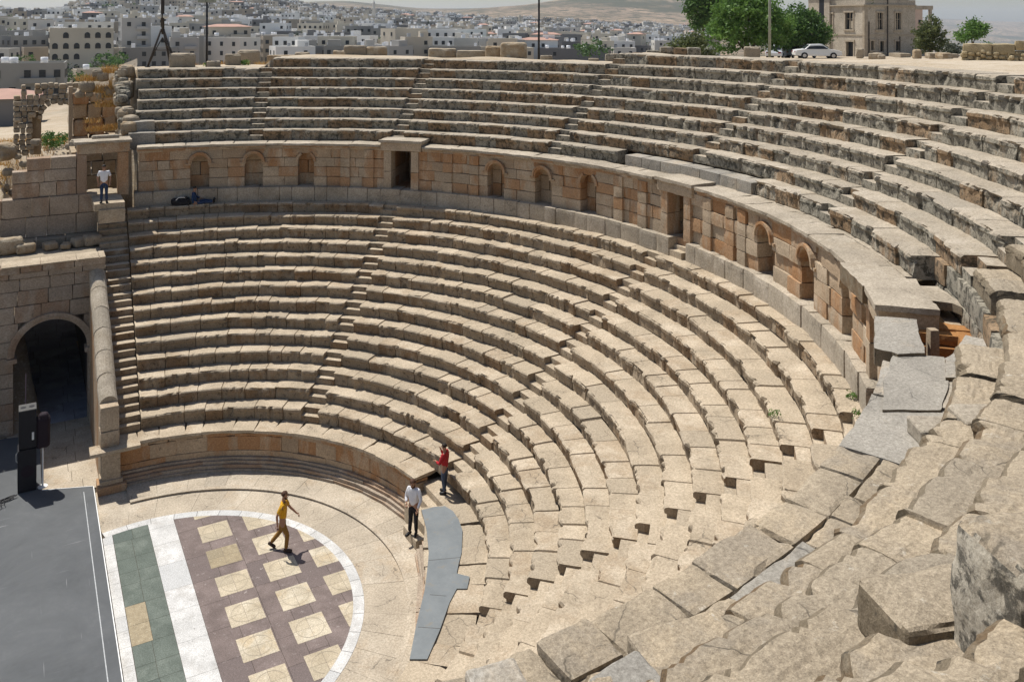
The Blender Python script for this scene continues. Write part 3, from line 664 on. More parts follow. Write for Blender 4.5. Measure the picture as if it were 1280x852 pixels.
# ------------------------------------------------------------------ arched gateway with the sloping stair wall
gt = tag(empty('arched_gateway', (-1.6, 12, 0)), 'stone gateway wall with a moulded arch over a dark tunnel left of the lower seats', 'gateway')
DKS = stonemat('shade_toned_tunnel_stone', (.13, .13, .145), (.19, .19, .205), (.08, .08, .09), (.05, .05, .055), .4, .3, .4, 1.4, .8)  # tunnel darkness put into the colour of the vault stone
GY = 11.7; AC, AZ, AR, AH = -2.07, 2.62, 1.11, 1.11     # arch centre, springing, half width, rise
def gate_courses():
    zs = [0, .55, 1.1, 1.62, 2.1, 2.62, 3.15, 3.74, 4.3, 4.8, 5.22]
    for z0, z1 in zip(zs[:-1], zs[1:]):
        hw = AR if z1 <= AZ+.01 else (AR*sqrt(max(0, 1-((z0-AZ)/AH)**2)) if z0 < AZ+AH else 0)
        for a, b in (free_segments(-6.4, -.62, [(AC-hw-.02, AC+hw+.02)]) if hw > .05 else [(-6.4, -.62)]):
            mb = MB(); J = blocks_along(b-a, .5, 1.05)
            for j in range(len(J)-1): stone(mb, (a+(J[j]+J[j+1])/2, GY+.35+rng.normal(0, .008), (z0+z1)/2), (J[j+1]-J[j]-.008, .7, z1-z0-.008), rad=.015, rough=.014, step=.17, chip=.03)
            mb.build('masonry_course', [GW], gt)
gate_courses()
mb = MB()
for (z0, z1, p_, m) in ((5.23, 5.42, .06, 0), (5.425, 5.64, .12, 0), (5.645, 5.70, .2, 1)):
    x = -6.4
    while x < -.42:
        w = min(rng.uniform(.6, 1.2), -.40-x+.02); stone(mb, (x+w/2, GY+.35-p_/2, (z0+z1)/2), (w-.008, .7+p_, z1-z0), rad=.015, rough=.01, step=.15, chip=.03, mat=m); x += w
mb.build('cornice', [GW, LT], gt)
mb = MB(); A = np.linspace(0, pi, 23)
for (ri, ro, pr) in ((1.0, 1.09, .05), (1.09, 1.2, .10)):
    V = []
    for a in A:
        for rr, dd in ((ri, .3), (ri, -pr), (ro, -pr), (ro, .3)): V.append((AC+AR*rr*cos(a), GY+dd, AZ+(AH+AR*(rr-1))*sin(a)))
    mb.add(V, [[k*4+q, k*4+(q+1) % 4, (k+1)*4+(q+1) % 4, (k+1)*4+q] for k in range(22) for q in range(4)]+[[0, 1, 2, 3], [91, 90, 89, 88]], 0, .6)
for s_ in (-1, 1): stone(mb, (AC+s_*(AR+.08), GY+.12, AZ-.1), (.34, .5, .16), rad=.03, rough=.01, step=.12, tint=.5)
mb.build('arch_moulding', [GW], gt)
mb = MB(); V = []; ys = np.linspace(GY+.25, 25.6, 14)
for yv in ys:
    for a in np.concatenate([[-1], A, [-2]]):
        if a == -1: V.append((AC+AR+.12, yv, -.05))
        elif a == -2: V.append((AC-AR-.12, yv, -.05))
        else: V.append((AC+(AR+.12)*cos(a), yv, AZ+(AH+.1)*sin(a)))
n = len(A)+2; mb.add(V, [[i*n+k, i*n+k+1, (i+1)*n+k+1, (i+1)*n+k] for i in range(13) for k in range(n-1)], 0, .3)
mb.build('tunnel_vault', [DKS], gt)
mb = MB(); mb.tube([(-2.85, 12.0, 0), (-2.83, 12.0, 1.9)], .02, 8); mb.build('metal_rod', [flat('rod_metal', (.4, .3, .34), .5, .5)], gt)
# flank wall of the stair with a rounded coping that slopes down to a square pier
fk = tag(empty('stair_flank_wall', (-.65, 9.5, 0)), 'sloping stair wall with a rounded stone coping and square end pier beside the arch', 'wall')
def flank(t): return np.array([-.65, 7.1+t*4.6])
mb = MB(); NB = 8
top = lambda t: 2.35+t*2.72
for k in range(NB):
    t0, t1 = k/NB, (k+1)/NB; a, b = flank(t0), flank(t1); d = np.append((b-a)/np.linalg.norm(b-a), 0); side = np.array([d[1], -d[0], 0])
    V = []
    for t, q in ((t0+.002, a), (t1-.002, b)):
        for w, z in ((-.24, 0), (-.24, top(t)-.02), (.24, top(t)-.02), (.24, 0)): V.append((*(q+side[:2]*w), z))
    mb.add(V, [[0, 1, 5, 4], [1, 2, 6, 5], [2, 3, 7, 6], [0, 3, 2, 1], [4, 5, 6, 7]], 0, float(rng.random()))
mb.build('wall_body', [WL], fk)
mb = MB(); NB = 6
for k in range(NB):
    t0, t1 = k/NB+.004, (k+1)/NB-.002; V = []; n = 9
    for t in np.linspace(t0, t1, 4):
        q = flank(t); dj = rng.normal(0, .006)
        for a in np.linspace(0, pi, n): V.append((q[0]+.27*cos(a)+dj, q[1]+.04*0, top(t)-.03+.26*sin(a)+.01*vn([t*9, a*2, 1.])))
    mb.add(V, [[i*n+j, i*n+j+1, (i+1)*n+j+1, (i+1)*n+j] for i in range(3) for j in range(n-1)]+[list(range(n)), list(range(3*n, 4*n))[::-1]], 0, float(rng.random()))
mb.build('rounded_coping', [UT], fk)
mb = MB(); stone(mb, (-.64, 7.02, 2.05), (.53, .5, .72), rad=.02, rough=.02, step=.12, chip=.05); stone(mb, (-.64, 7.02, 1.45), (.54, .54, .47), rad=.02, rough=.02, step=.14, chip=.04); stone(mb, (-.64, 7.2, .6), (.5, .7, 1.15), rad=.02, step=.2)
mb.build('end_pier', [WL], fk)
# ------------------------------------------------------------------ terrace wall and doorway block at the left
tw = tag(empty('terrace_wall', (-1, 13.7, 6)), 'two stepped courses of pale ashlar retaining wall left of the doorway', 'wall')
TY = 14.95
def flatwall(mb, x0, x1, y, z0, z1, blk, th=.5, mat=0, gap=.008, rough=.012):
    x = x0
    while x < x1-.05:
        w = min(rng.uniform(*blk), x1-x);
        if x1-x-w < .25: w = x1-x
        stone(mb, (x+w/2, y+th/2+rng.normal(0, .006), (z0+z1)/2), (w-gap, th, z1-z0-gap), rad=.015, rough=rough, step=.17, chip=.03, mat=mat); x += w
for (x0, x1, z0, z1, y) in ((-6.5, -.42, 5.85, 6.6, TY-.1), (-6.5, -.42, 6.6, 7.3, TY-.1), (-3.3, -1.16, 7.3, 7.85, TY-.02), (-3.3, -1.16, 7.85, 8.3, TY-.02), (-2.82, -1.16, 8.3, 8.75, TY-.02)):
    mb = MB(); flatwall(mb, x0, x1, y, z0, z1, (.5, 1.1)); mb.build('masonry_course', [GW], tw)
mb = MB(); flatwall(mb, -6.5, -.42, 14.4, 5.3, 5.84, (.7, 1.2), .7); stone(mb, (-3.5, 13.3, 5.28), (6.2, 2.6, .5), rad=.05, rough=.05, step=.3); mb.build('rough_foundation', [RB], tw)
db = tag(empty('doorway_block', (-.2, 15, 7)), 'free standing stone door frame with thick lintel where a man stands at the left', 'doorway')
mb = MB(); stone(mb, (-.97, TY+.4, 7.95), (.36, .8, 1.66), rad=.02, rough=.012, step=.14, chip=.03); mb.build('jamb', [GW], db)
mb = MB(); stone(mb, (.50, TY+.30, 7.95), (.38, .62, 1.66), rad=.02, rough=.012, step=.14, chip=.03); mb.build('jamb', [WL], db)
mb = MB(); stone(mb, (-.20, TY+.42, 8.98), (1.86, .95, .38), rad=.02, rough=.014, step=.14, chip=.04); stone(mb, (-.22, TY+.36, 9.23), (2.05, 1.1, .12), rad=.02, rough=.014, step=.12, chip=.05, mat=1); stone(mb, (-.1, TY+.6, 9.34), (1.0, .3, .16), rad=.1, rough=.02, step=.1, mat=1); mb.build('lintel', [WL, UT], db)
mb = MB(); stone(mb, (-.12, 14.2, 7.03), (1.05, 1.75, .27), rad=.02, rough=.015, step=.2); stone(mb, (-.2, TY+.9, 7.0), (1.3, .95, .3), rad=.02, step=.2); stone(mb, (-.05, 13.5, 6.7), (.9, .5, .5), rad=.02, step=.2); mb.build('threshold', [LT], db)
mb = MB()
for z0, z1 in ((7.0, 7.6), (7.6, 8.15), (8.15, 8.6)): flatwall(mb, -1.4, 1.0, TY+2.3, z0, z1, (.4, .8), .4, 0, .02, .05)
stone(mb, (-1.2, TY+1.6, 7.9), (.2, 2.0, 1.8), rad=.03, rough=.05, step=.2); stone(mb, (.75, TY+1.6, 7.9), (.2, 2.2, 1.8), rad=.03, rough=.05, step=.2); mb.build('rear_wall', [RB], db)
# ------------------------------------------------------------------ loose stones
def rock(name, c, size, label, cat='rock', group=None, mat=None, rz=0., rad=.5, rough=.12, tilt=0., n=.13, chip=.1, freq=2.):
    size = np.array(size, float)
    mb = MB(); X = np.array([cos(rz), sin(rz), 0.]); Z = np.array([sin(tilt)*sin(rz), -sin(tilt)*cos(rz), cos(tilt)]); Y = np.cross(Z, X)
    stone(mb, c, size, X, Y, Z, rad*min(size)*.5, rough*min(size), max(n*max(size)/1.2, .04), freq/max(.5, min(size)), 0, None, None, chip*min(size))
    o = mb.build(name, mat or [RB], None, False, (c[0], c[1], c[2]-size[2]/2)); tag(o, label, cat, group)
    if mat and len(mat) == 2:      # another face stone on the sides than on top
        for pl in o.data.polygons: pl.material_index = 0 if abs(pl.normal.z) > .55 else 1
    return o
for k, (x, w, h, lab) in enumerate(((-1.9, .55, .3, 'dusty flat rubble stone lying at the far left of the ledge above the arch'), (-1.2, .4, .22, 'small grey rubble stone on the ledge above the arch'), (-.75, .3, .16, 'smallest rubble stone on the ledge above the arch'), (-.35, .48, .28, 'pale angular stone in the middle of the ledge above the arch'), (.02, .55, .34, 'largest pale grey stone on the ledge above the arch, near the doorway'), (-2.4, .9, .5, 'ochre broken block at the left picture edge of the ledge above the arch'))):
    rock('rubble_stone', (-.65+(x-.02)*1.15, 13.9+.1*(k % 2), 5.56+h*.55), (w*1.15, .45, h*1.15), lab, 'stone', None, None, rng.uniform(-.5, .5), .5)
# ------------------------------------------------------------------ speaker and cables on the stage
BK = flat('black_cabinet', (.016, .016, .02), .55, 0, .2, 20); BK2 = flat('dark_plum_cloth', (.022, .014, .02), .8, 0, .2, 15); SV = flat('silver_metal', (.62, .62, .60), .4, .6); PVC = flat('white_plastic', (.72, .72, .7), .5)
spk = tag(empty('speaker_tower', (-2.80, 7.62, .15)), 'tall black loudspeaker tower with a pierced metal top plate on the stage before the arch', 'speaker')
mb = MB(); stone(mb, (-2.80, 7.62, 1.95), (.47, .5, 1.1), rad=.02, rough=0, step=.3); mb.build('upper_cabinet', [BK], spk)
mb = MB(); stone(mb, (-2.81, 7.62, .77), (.5, .52, 1.22), rad=.02, rough=0, step=.3); mb.build('lower_cabinet', [BK], spk)
mb = MB(); mb.box((-2.80, 7.62, 2.512), (.46, .48, .025)); PLH = MB()
for dx in (-.11, .11): PLH.tube([(-2.80+dx, 7.62, 2.52), (-2.80+dx, 7.62, 2.53)], .075, 14)
PLH.build('plate_hole', [BK], spk)
mb.build('top_plate', [flat('grey_plate', (.085, .083, .078), .7, .1)], spk)
mb = MB(); mb.box((-2.66, 7.364, 1.75), (.055, .012, .22)); mb.build('label_plate', [PVC], spk)
mb = MB(); mb.tube([(-2.80, 7.36, .75), (-2.80, 7.355, .75)], .17, 20); mb.build('driver', [BK2], spk)
mb = MB(); mb.tube([(-3.05, 7.5, 1.0), (-3.09, 7.5, 1.05), (-3.09, 7.5, 1.25), (-3.05, 7.5, 1.3)], .015, 6); mb.build('handle', [SV], spk)
hs = tag(empty('covered_speaker', (-2.40, 7.48, .15)), 'smaller speaker under a dark plum cover on a white pole beside the tall black tower', 'speaker')
mb = MB(); stone(mb, (-2.40, 7.55, 1.75), (.40, .34, .95), rad=.12, rough=.03, step=.1, freq=4); stone(mb, (-2.38, 7.53, 2.2), (.26, .26, .22), rad=.1, rough=.02, step=.08); mb.build('cloth_cover', [BK2], hs)
mb = MB(); mb.tube([(-2.40, 7.48, .15), (-2.40, 7.53, 1.4)], .028, 8); mb.tube([(-2.40, 7.48, .15), (-2.40, 7.48, .17)], .14, 12); mb.build('pole', [PVC], hs)
mb = MB()
for k in range(7):
    q = np.linspace(0, 1, 26); P = np.stack([-3.15-.6*q-.1*np.sin(q*9+k)-.25*rng.random()*q, 7.2-.1*k*q+.22*np.sin(q*7+k*1.3)*q, .165+.012*k+0*q], -1); mb.tube(P, .011, 5)
tag(mb.build('audio_cables', [BK]), 'tangle of thin black cables on the grey stage beside the speaker tower', 'cable')
# ------------------------------------------------------------------ big broken slabs in the foreground
FB = stonemat('black_lichen_limestone', (.54, .49, .40), (.58, .53, .44), (.42, .36, .27), (.045, .043, .038), .3, .95, .2, 1.2, .8)
S = [ # picture point, top height, size, turn, tilt, label, material
 ((1297, 668), 11.22, (.62, .62, .85), -.35, .03, 'large pale boulder with a black pitted face at the right edge of the foreground', [FG, FB]),
 ((1165, 740), 10.60, (.70, .50, .34), -.30, .02, 'tan broken slab with a dark hollow under its edge, right of centre foreground', [FG, FS]),
 ((860, 800), 9.34, (.8, .45, .15), -.12, .04, 'rounded tan slab left of the grey walkway patch in the foreground', [FG]),
 ((785, 846), 9.36, (.5, .36, .26), .1, .08, 'whitish corner of a slab at the bottom edge of the picture', [GP]),
 ((1225, 515), 9.42, (.55, .46, .22), -.5, .05, 'grey block with a dark undercut near the vault', [UT]),
 ((1168, 528), 9.12, (.5, .42, .22), -.5, .05, 'small block with a shadowed face next to the grey walkway', [UT]),
 ((622, 846), 9.03, (.42, .32, .18), -.1, .1, 'pale rounded stone peeping over the bottom edge of the picture', [GP]),
]
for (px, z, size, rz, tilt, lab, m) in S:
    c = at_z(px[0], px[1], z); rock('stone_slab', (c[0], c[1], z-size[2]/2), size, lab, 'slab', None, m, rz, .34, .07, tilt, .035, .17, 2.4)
# ------------------------------------------------------------------ people
def skinmesh(name, verts, edges, rad, mat, parent, sub=2, root=0, loc=(0, 0, 0)):
    me = bpy.data.meshes.new(name+'_skin'); me.from_pydata([tuple(v) for v in verts], edges, []); o = bpy.data.objects.new(name+'_skin', me); COL.objects.link(o)
    md = o.modifiers.new('s', 'SKIN'); md.use_smooth_shade = True
    for i, r in enumerate(rad):
        sv = me.skin_vertices[0].data[i]; sv.radius = (r, r) if np.isscalar(r) else r; sv.use_root = (i == root)
    o.modifiers.new('u', 'SUBSURF').levels = sub
    dg = bpy.context.evaluated_depsgraph_get(); m2 = bpy.data.meshes.new_from_object(o.evaluated_get(dg)); bpy.data.objects.remove(o); bpy.data.meshes.remove(me)
    m2.name = name; m2.materials.clear(); m2.materials.append(mat); r = bpy.data.objects.new(name, m2); COL.objects.link(r); r.parent = parent; return r
SKIN = flat('skin', (.36, .20, .13), .6, 0, .06, 12); HAIR = flat('dark_hair', (.022, .016, .012), .7, 0, .2, 60); HAIRB = flat('brown_hair', (.075, .035, .02), .7, 0, .2, 60); EYE = flat('eye_white', (.6, .58, .55), .3)
def cloth(n, c, v=.1): return flat(n, c, .85, 0, v*1.6, 11, .7)
def person(label, pos, heading, H, P, cols, beard=False, hair=None, stripes=None):
    """P: joint targets in the person's own frame (x right, y forward, z up) for a 1.75 m figure; heading = direction faced, radians from +X"""
    k = H/1.75; root = tag(empty('person', pos), label, 'person'); root.rotation_euler = (0, 0, heading-pi/2); root.scale = (k, k, k)
    J = {n: np.array(v, float) for n, v in P.items() if n != 'sleeve'}
    top, bot, shoe = cols; hip, chest, neck = J['hip'], J['chest'], J['neck']; hd = J['head']; face = J['face']/np.linalg.norm(J['face'])
    sd = np.cross(face, [0, 0, 1]); sd /= np.linalg.norm(sd)
    V = []; E = []; R = []
    def a(p, r, par=None):
        V.append(np.array(p, float)); R.append(r)
        if par is not None: E.append((par, len(V)-1))
        return len(V)-1
    i0 = a(hip, (.14, .10)); i1 = a((hip+chest)/2, (.135, .095), i0); i2 = a(chest, (.16, .105), i1); i3 = a(neck, .055, i2); up = hd-neck; up = up/np.linalg.norm(up)
    i4 = a(hd-up*.075+face*.012, (.062, .072), i3); i5 = a(hd-up*.02+face*.012, (.072, .088), i4); i6 = a(hd+up*.055-face*.004, (.074, .09), i5); i7 = a(hd+up*.105-face*.008, (.045, .055), i6)
    for s_, n in ((-1, 'L'), (1, 'R')):
        sh = J['sh'+n]; el = J['el'+n]; wr = J['wr'+n]; kn = J['kn'+n]; an = J['an'+n]; hp = hip+np.array([s_*.095, 0, -.05])
        b = a(sh, .06, i2); b = a((sh+el)/2, .047, b); b = a(el, .04, b); b = a((el+wr)/2, .036, b); b = a(wr, .026, b); dr = (wr-el)/np.linalg.norm(wr-el); a(wr+dr*.07, (.038, .018), b)
        b = a(hp, .09, i0); b = a((hp+kn)/2, .075, b); b = a(kn, .055, b); b = a((kn*.55+an*.45), .052, b); a(an, .036, b)
    body = skinmesh('body', V, E, R, SKIN, root)
    # fingers, ears, nose, brows, mouth: small shapes joined into the same body mesh
    mb = MB()
    for s_, n in ((-1, 'L'), (1, 'R')):
        el = J['el'+n]; wr = J['wr'+n]; dr = (wr-el)/np.linalg.norm(wr-el); q = np.array([dr[1], -dr[0], 0]); q = q/(np.linalg.norm(q)+1e-6) if np.linalg.norm(q) > .1 else np.array([0, 1., 0]); w = np.cross(dr, q)
        for f in range(4):
            o = wr+dr*.085+q*(f-1.5)*.019; L = (.075, .085, .08, .06)[f]; mb.tube([o, o+dr*L*.5+w*.006, o+dr*L*.85+w*.03], [.0095, .009, .007], 6)
        o = wr+dr*.03-q*.03; mb.tube([o, o-q*.028+dr*.035, o-q*.03+dr*.075], [.012, .011, .008], 6)
        e = hd+sd*s_*.083-face*.005; mb.tube([e-up*.03, e+sd*s_*.012, e+up*.03], [.008, .016, .01], 6)
    mb.tube([hd+face*.095+up*.03, hd+face*.118-up*.012], [.009, .016], 6); mb.tube([hd+face*.096-up*.045-sd*.022, hd+face*.1-up*.045+sd*.022], .008, 6)
    for s_ in (-1, 1): mb.tube([hd+face*.088+up*.024+sd*s_*.03, hd+face*.096+up*.024+sd*s_*.032], .010, 8, 1)
    h = mb.build('hands_and_face', [SKIN, HAIR], None, True)
    dat = h.data; bm = bmesh.new(); bm.from_mesh(body.data); bm.from_mesh(dat); bm.to_mesh(body.data); bm.free(); body.data.materials.append(HAIR); bpy.data.objects.remove(h)
    # hair cap
    mb = MB(); G = []; n = 12
    for i in range(7):
        for j in range(n):
            ph = i/6*1.75; t = 2*pi*j/n; d = up*cos(ph)+(-face*cos(t)+sd*sin(t))*sin(ph)
            if i == 6 and cos(t) < -.1: d = up*cos(.95)+(-face*cos(t)+sd*sin(t))*sin(.95)
            elif i == 5 and cos(t) < -.1: d = up*cos(.85)+(-face*cos(t)+sd*sin(t))*sin(.85)
            G.append(hd+up*.03+d*np.array([.1]*3)*(1.+.05*vn(d*6))+(-face)*.012)
    mb.add(G, [[i*n+j, i*n+(j+1) % n, (i+1)*n+(j+1) % n, (i+1)*n+j] for i in range(6) for j in range(n)], 0)
    if beard: mb.tube([hd+sd*.075-up*.03+face*.02, hd+sd*.05-up*.085+face*.06, hd-up*.1+face*.085, hd-sd*.05-up*.085+face*.06, hd-sd*.075-up*.03+face*.02], [.012, .022, .028, .022, .012], 6)
    ho = mb.build('hair', [hair or HAIR], None, True); ho.parent = root; ho.location = (0, 0, 0)
    # shirt
    V = []; E = []; R = []
    j0 = a(hip-np.array([0, 0, .06]), (.165, .125)); j1 = a((hip+chest)/2, (.158, .118), j0); j2 = a(chest, (.182, .128), j1); j3 = a((chest*.35+neck*.65), (.10, .085), j2)
    for n in 'LR':
        sh = J['sh'+n]; el = J['el'+n]; wr = J['wr'+n]; b = a(sh, .076, j2); b = a((sh+el)/2, .066, b)
        if P.get('sleeve', 'short') == 'long': b = a(el, .056, b); a(wr*.92+el*.08, .042, b)
        else: a(sh*.2+el*.8, .064, b)
    skinmesh('shirt', V, E, R, top, root)
    V = []; E = []; R = []
    j0 = a(hip+np.array([0, 0, .05]), (.155, .12)); j1 = a(hip-np.array([0, 0, .04]), (.155, .125), j0)
    for s_, n in ((-1, 'L'), (1, 'R')):
        kn = J['kn'+n]; an = J['an'+n]; hp = hip+np.array([s_*.095, 0, -.08]); b = a(hp, .105, j1); b = a((hp+kn)/2, .09, b); b = a(kn, .07, b); b = a((kn+an)/2, .066, b); a(an*.97+kn*.03, .058, b)
    skinmesh('trousers', V, E, R, bot, root)
    for n in 'LR':
        an = J['an'+n]; ft = J['ft'+n]-an; ft[2] = J['ft'+n][2]-an[2]; L = np.linalg.norm(ft); X = ft/L; Yv = np.cross([0, 0, 1], X); Yv /= np.linalg.norm(Yv); Z = np.cross(X, Yv)
        mb = MB(); stone(mb, an+X*.06-Z*.03, (.27, .10, .095), X, Yv, Z, .045, .004, .05, 6); so = mb.build('shoe', [shoe], None, True); so.parent = root; so.location = (0, 0, 0)
    return root
def stand(**k):
    P = dict(hip=(0, 0, .93), chest=(0, .01, 1.28), neck=(0, 0, 1.47), head=(0, .025, 1.62), face=(0, 1, -.1), shL=(-.19, 0, 1.40), shR=(.19, 0, 1.40), elL=(-.25, -.02, 1.12), elR=(.25, -.02, 1.12), wrL=(-.25, .06, .87), wrR=(.25, .06, .87),
             knL=(-.10, .02, .50), knR=(.10, .02, .50), anL=(-.11, -.03, .085), anR=(.11, -.03, .085), ftL=(-.14, .15, .06), ftR=(.14, .15, .06)); P.update(k); return P
YEL = cloth('yellow_cotton', (.62, .33, .02)); OCH = cloth('ochre_trousers', (.26, .135, .03)); RED = cloth('red_cotton', (.40, .022, .028)); JEA = cloth('blue_denim', (.075, .10, .15), .2); JED = cloth('dark_blue_denim', (.025, .045, .10), .2); BLK = cloth('black_trousers', (.018, .017, .02)); WHT = cloth('white_cotton', (.74, .74, .76), .04); NAV = cloth('navy_cotton', (.02, .045, .11)); SHO = flat('brown_leather', (.045, .026, .018), .5); SHB = flat('black_leather', (.015, .015, .016), .45)
yp = at_z(353, 687, .012)
person('man in yellow polo shirt and ochre trousers striding across the inlaid floor', (yp[0], yp[1], .012), atan2(CR[1], CR[0])+.05, 1.56,
       stand(hip=(0, 0, .91), chest=(0, .03, 1.26), neck=(0, .03, 1.46), head=(0, .06, 1.61), face=(0, 1, -.12), shL=(-.19, .03, 1.39), shR=(.19, .02, 1.39), elL=(-.25, .16, 1.14), elR=(.25, -.12, 1.13), wrL=(-.25, .36, .95), wrR=(.25, -.10, .88), knL=(-.10, -.08, .50), knR=(.10, .16, .50), anL=(-.10, -.36, .16), anR=(.10, .12, .085), ftL=(-.10, -.22, .06), ftR=(.11, .32, .06)), (YEL, OCH, SHO), True, HAIRB)
rp = at_z(556, 616, .975)
person('man in red shirt and blue jeans holding a phone to his face on the steps', (rp[0], rp[1], .975), atan2(-CR[1], -CR[0])-.35, 1.37,
       stand(sleeve='long', face=(.1, 1, -.15), elL=(-.26, .1, 1.12), elR=(.25, .12, 1.12), wrL=(-.12, .28, 1.12), wrR=(.10, .20, 1.46), anL=(-.09, -.03, .085), anR=(.09, .05, .085), ftL=(-.12, .15, .06), ftR=(.12, .23, .06)), (RED, JEA, SHB))
wp = at_z(517, 667, .315)
person('man in white long sleeved shirt and black trousers leaning a hand on the grey board', (wp[0], wp[1], .315), atan2(-CF[1], -CF[0])-.5, 1.48,
       stand(sleeve='long', face=(-.25, 1, -.35), head=(0, .05, 1.61), elL=(-.30, .05, 1.15), wrL=(-.26, .18, .93), elR=(.26, .03, 1.13), wrR=(.16, .17, 1.02), anL=(-.08, -.02, .085), anR=(.10, .08, .085), ftR=(.13, .26, .06)), (WHT, BLK, SHB), True, HAIRB)
dp = at_z(130, 253.5, 7.17)
person('man in white short sleeved shirt and dark jeans standing in the doorway at the left', (dp[0], dp[1], 7.17), atan2(-CF[1], -CF[0])+.35, 1.43,
       stand(face=(0, 1, -.5), head=(0, .05, 1.60), elL=(-.27, -.03, 1.13), elR=(.27, -.03, 1.13), wrL=(-.24, .03, .90), wrR=(.24, .03, .90)), (WHT, JED, SHB), False, HAIR)
lp = pol(np.array([14.69]), np.array([77.9*DEG]), 6.62)[0]
person('person in dark navy clothes sitting with legs stretched along the shaded top row', (lp[0], lp[1], 6.62), (77.9-90)*DEG+.0, 1.38,
       stand(hip=(0, 0, .11), chest=(0, -.08, .45), neck=(0, -.06, .63), head=(0, -.02, .77), face=(-.3, 1, -.3), shL=(-.19, -.07, .56), shR=(.19, -.07, .56), elL=(-.24, .05, .32), elR=(.24, -.12, .30), wrL=(-.18, .25, .26), wrR=(.25, -.05, .06), knL=(-.10, .42, .16), knR=(.10, .44, .10), anL=(-.09, .86, .10), anR=(.09, .88, .10), ftL=(-.10, .90, .26), ftR=(.10, .92, .26), sleeve='long'), (NAV, JED, SHB), False, HAIR)
bp = pol(np.array([14.67]), np.array([80.0*DEG]), 6.62)[0]; mb = MB(); stone(mb, (bp[0], bp[1], 6.75), (.72, .34, .27), (sin(80*DEG), -cos(80*DEG), 0), None, (0, 0, 1), .1, .05, .07, 5); stone(mb, (bp[0]+.12, bp[1]-.05, 6.89), (.22, .2, .1), (CR[0], CR[1], 0), None, (0, 0, 1), .04, .03, .06, 6)
mb.tube([(bp[0]-.2, bp[1]-.1, 6.84), (bp[0]-.1, bp[1]-.16, 6.95), (bp[0]+.1, bp[1]-.16, 6.94), (bp[0]+.2, bp[1]-.1, 6.84)], .016, 6, 1)
tag(mb.build('travel_bag', [BLK, PVC]), 'black bag lying on the top row beside the sitting person in navy', 'bag')
# ------------------------------------------------------------------ terrain: heights given as the picture row in which the ground is met at a distance from the viewpoint
AZX = [-250, 0, 150, 300, 430, 540, 640, 720, 800, 870, 1000, 1150, 1280, 1500]
TAB = [
 [(40, 205), (60, 182), (100, 165), (150, 150), (220, 108), (300, 90), (380, 72), (500, 54), (700, 34), (1000, 10), (1400, -8), (2000, -14), (4000, 4), (12000, 14)],
 [(40, 205), (60, 182), (100, 165), (150, 150), (220, 106), (300, 88), (380, 70), (500, 52), (700, 32), (1000, 8), (1400, -12), (2000, -20), (4000, 0), (12000, 12)],
 [(40, 190), (60, 172), (100, 152), (150, 132), (220, 106), (300, 86), (400, 66), (500, 52), (700, 32), (1000, 9), (1400, -6), (2000, -8), (4000, 4), (12000, 12)],
 [(40, 120), (60, 112), (100, 105), (200, 95), (300, 84), (400, 67), (550, 46), (800, 25), (1100, 8), (1500, 0), (2500, 1), (4000, 5), (12000, 13)],
 [(40, 110), (60, 105), (100, 100), (200, 92), (300, 82), (400, 70), (600, 48), (900, 32), (1300, 21), (1700, 15), (2500, 13), (3800, 1), (4500, 4), (12000, 13)],
 [(40, 100), (100, 96), (200, 90), (300, 82), (400, 73), (600, 53), (900, 38), (1300, 27), (1700, 22), (2500, 19), (3800, 11), (4500, 12), (12000, 14)],
 [(40, 96), (100, 94), (200, 90), (300, 84), (400, 77), (600, 59), (900, 45), (1300, 33), (1700, 26), (2300, 13), (2800, 7), (4000, 12), (12000, 14)],
 [(40, 90), (100, 90), (200, 88), (300, 84), (400, 80), (600, 62), (900, 47), (1300, 36), (1700, 28), (2300, 10), (3000, -4), (4000, -2), (6000, 8), (12000, 14)],
 [(24, 74), (40, 74), (100, 80), (200, 84), (300, 82), (400, 79), (600, 66), (900, 52), (1300, 41), (1700, 32), (2300, 14), (3000, -12), (4000, -14), (6000, 4), (12000, 14)],
 [(24, 74), (40, 73.5), (100, 74), (200, 76), (300, 77), (400, 77), (600, 72), (900, 57), (1300, 47), (1700, 36), (2300, 18), (3000, -8), (4000, -6), (6000, 8), (12000, 16)],
 [(24, 77.5), (30, 76.8), (40, 75.8), (90, 73), (130, 70), (200, 68), (400, 67), (800, 66), (1300, 56), (2000, 45), (3000, 26), (5000, 20), (12000, 18)],
 [(24, 76), (40, 75), (90, 72), (130, 70), (200, 71), (400, 77), (900, 74), (2000, 68), (4000, 62), (6000, 50), (8000, 32), (9500, 23), (12000, 24)],
 [(24, 76.5), (40, 75), (90, 71), (150, 70), (250, 74), (400, 78), (900, 75), (2000, 72), (4000, 65), (6000, 55), (8000, 38), (9500, 28), (12000, 28)],
 [(24, 76.5), (40, 75), (90, 71), (150, 70), (250, 74), (400, 78), (900, 75), (2000, 72), (4000, 65), (6000, 55), (8000, 38), (9500, 30), (12000, 30)]]
DG = np.geomspace(24, 13000, 150)
_az = []; _tz = []
for x, row in zip(AZX, TAB):
    d0 = pray(x, 60); _az.append(atan2(d0[0], d0[1])); zz = []
    for d, y in row:
        r = pray(x, y); zz.append(CAMP[2]+r[2]/np.hypot(r[0], r[1])*d)
    _tz.append(np.interp(np.log(DG), np.log([q[0] for q in row]), zz))
_az = np.array(_az); _tz = np.array(_tz)
